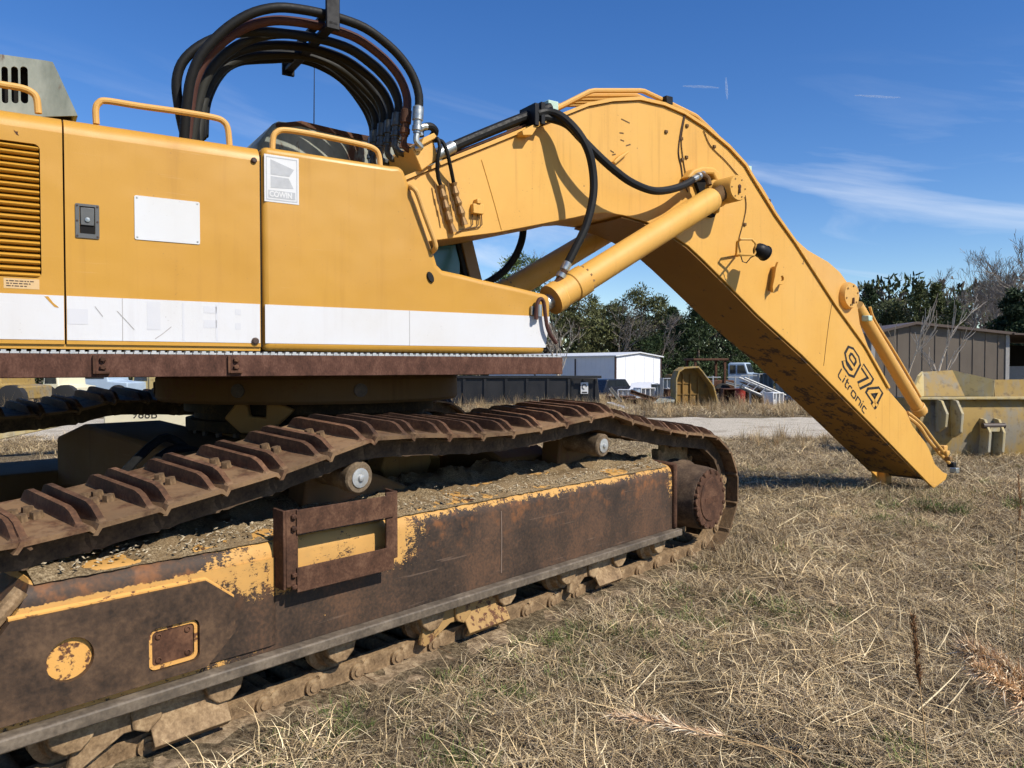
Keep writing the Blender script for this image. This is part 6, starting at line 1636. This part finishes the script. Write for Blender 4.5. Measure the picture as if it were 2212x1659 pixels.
mb = MB(); mb.box(F, -.15, .05, 0.0, 1.4, 0.0, zl); mb.box(F, WL - .05, WL, .13, 1.4, 0.0, zl); part(mb, 'end_wall', M_BUCKET, root)
mb = MB(); mb.prism(F, [(0.13, 0.02), (1.5, 0.02), (1.5, 0.08), (0.13, 0.08)], 0.05, WL - .05, 'wz'); part(mb, 'floor_plate', M_BUCKETI, root)
mb = MB(); mb.prism(F, rrect(0.40, 0.75, zt_ - .04, zt_ + .0, .015), 0.53, 0.545); part(mb, 'cutting_edge', M_BUCKETP, root)
for s, h0, h1, d in ((0.28, .45, zl, .34), (0.56, .35, zl, .34), (1.10, .0, zl * .68, .30), (1.36, .0, zl * .68, .30), (2.5, 0, zl * .68, .3), (2.76, 0, zl * .68, .3), (3.2, .4, zl, .34), (3.5, .4, zl, .34)):
    mb = MB(); mb.prism(F, [(-0.02, h1 - .01), (-d * .55, h1 - .03), (-d, h1 - .25), (-d * .9, h0 + .12), (-d * .35, h0 + .02), (-0.02, h0 + .02)], s, s + .05, 'wz'); part(mb, 'hinge_rib', M_BUCKETP, root, bevel=.008)
mb = MB(); mb.box(F, 1.16, 1.35, -.24, -.03, zl * .45, zl * .56); part(mb, 'hinge_block', M_BUCKETP, root, bevel=.01)
mb = MB(); mb.tube([F(1.05, -.2, zl * .55), F(1.45, -.2, zl * .55)], .05, 12); part(mb, 'hinge_pin', M_DARKSTEEL, root)
# lattice conveyor lying towards the boom
Y = 42.0; a = at(1608, 838, Y); b = at(1735, 892, Y)
root = empty('conveyor_frame', Vector((b.x, Y, gz(b.x, Y))), 'grey lattice conveyor frame sloping down towards the boom', 'conveyor')
for dy in (0, 1.0):
    for dz in (0, 0.55):
        mb = MB(); mb.tube([a + Vector((0, dy, dz)), b + Vector((0, dy, dz))], .06, 6); part(mb, 'rail', M_ALU, root)
    for i in range(8):
        p0 = a.lerp(b, i / 8) + Vector((0, dy, 0)); p1 = a.lerp(b, (i + 1) / 8) + Vector((0, dy, .55))
        mb = MB(); mb.tube([p0, p1], .035, 5); part(mb, 'lacing', M_ALU, root)
mb = MB(); d_ = b - a; mb.add([a + Vector((0, .05, .3)), b + Vector((0, .05, .3)), b + Vector((0, .95, .3)), a + Vector((0, .95, .3)), a + Vector((0, .05, .34)), b + Vector((0, .05, .34)), b + Vector((0, .95, .34)), a + Vector((0, .95, .34))], [(0, 1, 2, 3), (4, 5, 6, 7), (0, 1, 5, 4), (1, 2, 6, 5), (2, 3, 7, 6), (3, 0, 4, 7)]); part(mb, 'belt', simple('grey_belt', (0.16, 0.165, 0.17), .7), root)
for f in (0.15, 0.75):
    p0 = a.lerp(b, f) + Vector((0, .5, 0)); mb = MB(); mb.tube([p0, Vector((p0.x, p0.y, gz(p0.x, p0.y)))], .06, 6); part(mb, 'leg', M_ALU, root)
# odds and ends of scrap, each its own thing
def scrap_box(u, v, Y, w, h, d, mat, label, deg=0, name='scrap_crate'):
    p = at(u, v, Y); F = fr(p.x, Y, deg); root = empty(name, F(0, 0, 0), label, 'scrap'); t = .05
    mb = MB(); mb.prism(F, [(0, 0), (w, 0), (w, h), (0, h)], 0, d, holes=[[(t, t), (w - t, t), (w - t, h - t), (t, h - t)]]); part(mb, 'shell', mat, root, bevel=.01)
    mb = MB(); mb.box(F, t, w - t, d * .55, d * .6, t, h - t); part(mb, 'panel', mat, root)
    for f in (.33, .66):
        mb = MB(); mb.box(F, w * f - .025, w * f + .025, d * .05, d * .12, t, h - t); part(mb, 'upright', mat, root)
scrap_box(1318, 870, 46, 1.6, .45, 1.2, M_RUST, 'low rusty crate in front of the dark vehicle', 8)
scrap_box(1352, 872, 44, 1.3, .35, 1.0, M_RUSTR, 'red brown rusty crate in the weeds below the white cars', -6)
scrap_box(1432, 868, 50, .9, 1.6, .8, M_ALU, 'upright grey metal rack left of the ochre bucket', 4)
scrap_box(1562, 872, 45, 2.2, .9, 1.2, M_RUST, 'long rusty rack right of the ochre bucket', -4)
scrap_box(1640, 850, 50, 1.0, 1.9, .9, M_ALU, 'tall pale metal rack beside the truck', 10)
scrap_box(1385, 858, 54, 1.2, 1.0, 1.0, M_CARWHITE, 'white dented appliance shell by the white cars', 24)
scrap_box(1670, 872, 40, .8, .7, .6, M_CARWHITE, 'white appliance shell under the conveyor', 30)
def leaning_sheet(pts, Y, mat, label, name='scrap_sheet'):
    v = [at(u, v_, Y + dy) for u, v_, dy in pts]; root = empty(name, Vector((v[0].x, v[0].y, gz(v[0].x, v[0].y))), label, 'scrap')
    n_ = (v[1] - v[0]).cross(v[2] - v[0]).normalized() * .03; mb = MB(); mb.add(v + [q + n_ for q in v], [(0, 1, 2, 3), (4, 5, 6, 7), (0, 1, 5, 4), (1, 2, 6, 5), (2, 3, 7, 6), (3, 0, 4, 7)]); part(mb, 'sheet', mat, root)
    mb = MB(); mb.tube([v[0] + n_ * 2, v[1] + n_ * 2], .03, 6); part(mb, 'folded_edge', mat, root)
leaning_sheet([(1408, 874, 0), (1456, 870, 0), (1460, 856, .8), (1425, 860, .8)], 36, M_PEEL, 'pale metal sheet leaning against the ochre bucket')
leaning_sheet([(1310, 872, 0), (1350, 886, 0), (1358, 882, .5), (1320, 869, .5)], 33, M_ALU, 'bright flat sheet lying in the weeds right of the dumpster')
for u, v0, v1, Y, l in ((1617, 808, 880, 48, 'thin metal post right of the truck'), (1540, 812, 872, 50, 'thin metal post just right of the ochre bucket'), (1588, 812, 872, 49, 'thin metal post in front of the truck')):
    p0, p1 = at(u, v0, Y), at(u, v1, Y); root = empty('metal_post', Vector((p1.x, Y, gz(p1.x, Y))), l, 'post')
    mb = MB(); mb.box(XYZ, p1.x - .04, p1.x + .04, Y - .04, Y + .04, gz(p1.x, Y) - .1, p0.z); part(mb, 'shaft', M_ALU, root)
    mb = MB(); mb.box(XYZ, p1.x - .5, p1.x + .5, Y - .03, Y + .03, p0.z - .12, p0.z - .05); part(mb, 'crossbar', M_ALU, root)

def scrap_barrel(u, v, Y, mat, label):
    p = at(u, v, Y); z = gz(p.x, Y); root = empty('steel_barrel', Vector((p.x, Y, z)), label, 'barrel')
    mb = MB(); mb.lathe(Vector((p.x, Y, z)), (0.03, 0, 1), [(.27, 0), (.29, .02), (.29, .28), (.305, .30), (.29, .32), (.29, .57), (.305, .59), (.29, .61), (.29, .86), (.30, .88), (.27, .88)], 20); part(mb, 'drum', mat, root)
    mb = MB(); mb.lathe(Vector((p.x + .12, Y - .1, z + .875)), (0, 0, 1), [(.04, 0), (.04, .03)], 10); part(mb, 'bung', M_RUST, root)
def scrap_beam(u0, v0, u1, v1, Y, mat, label, r=.10):
    a, b = at(u0, v0, Y), at(u1, v1, Y + .6); root = empty('scrap_girder', Vector((b.x, b.y, gz(b.x, b.y))), label, 'girder')
    d = (b - a).normalized(); n0 = Vector((0, 1, 0)); u_ = d.cross(n0).normalized()
    for off, hw, hh, nm in ((r, r, .02, 'flange'), (-r, r, .02, 'flange'), (0, .02, r, 'web')):
        mb = MB(); q = [p + u_ * (off + k * hh) + n0 * (j * hw) for p in (a, b) for k in (-1, 1) for j in (-1, 1)]; mb.add(q, [(0, 1, 3, 2), (4, 6, 7, 5), (0, 4, 5, 1), (2, 3, 7, 6), (0, 2, 6, 4), (1, 5, 7, 3)]); part(mb, nm, mat, root)
scrap_barrel(1443, 862, 45, M_RUST, 'rusty drum standing left of the ochre bucket')
scrap_barrel(1372, 862, 48, M_CARBLUE, 'pale blue drum below the white cars')
scrap_barrel(1598, 868, 44, M_RED, 'red drum in front of the old truck')
scrap_beam(1362, 846, 1440, 872, 43, M_RUST, 'rusty girder sloping down left of the ochre bucket')
scrap_beam(1546, 842, 1606, 868, 46, M_RUSTR, 'rusty girder lying between ochre bucket and truck')
scrap_beam(1318, 838, 1346, 874, 42, M_ALU, 'pale metal channel leaning beside the dark vehicle', .07)
scrap_beam(1648, 846, 1662, 884, 41, M_CARWHITE, 'short white post tilted under the conveyor', .08)
scrap_box(1466, 846, 54, 2.6, 1.5, 1.4, M_RUST, 'large rusty rack behind the ochre bucket', 3)
scrap_box(1428, 846, 60, 1.4, 1.2, 1.0, M_CARWHITE, 'white cabinet shell left of the rusty roll-over frame', 15)
scrap_box(1540, 850, 55, 1.6, 1.1, 1.0, M_PEEL, 'grey green locker lying below the roll-over frame', -8)
scrap_box(1618, 862, 46, 1.1, .8, .9, M_CREAM, 'cream coloured bin left of the conveyor frame', 20)
scrap_box(1690, 862, 44, 1.3, 1.2, .9, M_PEEL, 'grey green cabinet partly behind the boom', 6)
scrap_box(1334, 856, 58, 1.2, .9, .8, M_CARWHITE, 'small white cabinet right of the dark vehicle', -20)
scrap_beam(1440, 838, 1478, 866, 47, M_CARWHITE, 'pale tilted channel against the left side of the ochre bucket', .06)
scrap_beam(1568, 826, 1640, 846, 52, M_ALU, 'long pale pipe rack rail in front of the truck', .06)
scrap_box(1406, 842, 57, 1.5, 1.3, 1.2, M_ALU, 'pale metal cage behind the girder', -12)

# ------------------------------------------------------------------ yellow wheel loader glimpsed through the undercarriage
Y = 14.0; c = at(272, 900, Y); F = fr(c.x, Y, 6); zg = F(0, 0, 0).z
root = empty('wheel_loader', F(0, 0, 0), 'yellow wheel loader glimpsed through the gap under the excavator', 'loader')
zz = lambda v: z_of(v, Y) - zg
mb = MB(); mb.box(F, -0.4, 2.2, 0, 2.6, .30, zz(886)); cw = part(mb, 'counterweight', M_CREAM, root, bevel=.04)
mb = MB(); text_into(mb, '988B', lambda x, y, h: F(0.10 + x, -.006, zz(904) + y), .22, sx=1.0); part(mb, 'lettering', M_INK, cw, smooth=False)
mb = MB(); mb.box(F, 0.3, 4.4, .2, 2.4, 1.0, 1.75); part(mb, 'engine_hood', M_BUCKETP, root, bevel=.05)
mb = MB(); mb.box(F, 1.6, 3.4, .4, 2.2, 1.75, 3.3); cb = part(mb, 'cab', M_BUCKET, root, bevel=.05)
mb = MB(); mb.box(F, 1.8, 3.2, .37, .405, 1.9, 3.1); part(mb, 'cab_window', M_GLASS, cb)
for s in (3.0, -6.0):
    for w_ in (-0.5, 2.4):
        mb = MB(); ax_ = F(0, 1, 0) - F(0, 0, 0); mb.lathe(F(s, w_, .95), ax_, [(.45, .05), (.9, 0), (1.0, .1), (1.0, .55), (.9, .65), (.45, .6)], 32); wh = part(mb, 'wheel', M_TYRE, root)
        mb = MB(); mb.lathe(F(s, w_ + .02, .95), ax_, [(.1, -.03), (.3, -.02), (.48, .06), (.5, .1)], 24); part(mb, 'rim', M_BUCKETP, wh)
A_, B_ = at(-160, 985, 11.5), at(205, 905, 12.6)
d_ = (B_ - A_).normalized(); n_ = Vector((-d_.y, d_.x, 0)).normalized(); up_ = d_.cross(n_); up_ = up_ if up_.z > 0 else -up_
for off in (0.0, 1.7):
    mb = MB(); q = [A_, B_, B_ + up_ * .16, A_ + up_ * .34]; q = [p + n_ * off for p in q]; mb.add(q + [p + n_ * .12 for p in q], [(0, 1, 2, 3), (4, 5, 6, 7), (0, 1, 5, 4), (1, 2, 6, 5), (2, 3, 7, 6), (3, 0, 4, 7)]); part(mb, 'lift_arm', M_BUCKETP, root, bevel=.015)
# machines further off behind the loader
def far_machine(u0, u1, v0, Y, mat, label, mat2=None, deg=0):
    a, b = at(u0, v0, Y), at(u1, v0, Y); F = fr(a.x, Y, deg); zg = F(0, 0, 0).z; L = b.x - a.x; h = a.z - zg
    root = empty('parked_machine', F(0, 0, 0), label, 'machine', 'machines far behind the loader')
    mb = MB(); mb.prism(F, [(0, .5), (L, .5), (L, h * .62), (L * .62, h * .66), (L * .58, h), (L * .12, h), (L * .06, h * .7), (0, h * .66)], 0, 2.2); part(mb, 'body', mat, root, bevel=.06)
    mb = MB(); mb.prism(F, [(L * .14, h * .72), (L * .54, h * .72), (L * .52, h * .95), (L * .16, h * .95)], -.02, .02); part(mb, 'window', M_DKGLASS, root)
    for f in (.18, .82):
        mb = MB(); mb.lathe(F(L * f, -.1, .55), F(0, 1, 0) - F(0, 0, 0), [(.25, 0), (.55, .04), (.55, .35), (.25, .4)], 18); part(mb, 'wheel', mat2 or M_TYRE, root)
far_machine(-60, 40, 800, 30, M_BUCKET, 'yellow machine with green tinted glass at the left edge under the beam')
far_machine(88, 150, 806, 34, M_CREAM, 'cream coloured machine between the yellow and the red ones under the beam')
far_machine(120, 160, 800, 44, M_RED, 'red machine glimpsed under the side beam')
far_machine(165, 275, 795, 40, M_CARBLUE, 'pale blue truck glimpsed under the side beam')
far_machine(280, 350, 802, 42, M_BUCKETP, 'yellow machine right of the pale blue truck under the beam')
far_machine(350, 450, 800, 46, M_CARWHITE, 'white vehicle behind the slew ring')

# ------------------------------------------------------------------ contrails
for (u0, v0, u1, v1), rr, l in (((1475, 186, 1553, 189), 9, 'short level contrail above the boom'), ((1568, 168, 1571, 214), 9, 'short upright contrail above the boom'), ((1846, 206, 1945, 211), 8, 'level contrail in the upper right sky')):
    A_, B_ = at(u0, v0, 6000), at(u1, v1, 6000); n0 = 14
    P = [A_.lerp(B_, i / n0) + Vector((0, 0, tr.normal(0, 1.5))) for i in range(n0 + 1)]
    mb = MB(); mb.tube(P, [rr * (0.35 + 0.65 * math.sin(math.pi * (i + .3) / (n0 + .6))) for i in range(n0 + 1)], 6, caps=False); o = mb.build('contrail', M_CONTRAIL, loc=A_); tag(o, l, 'contrail')
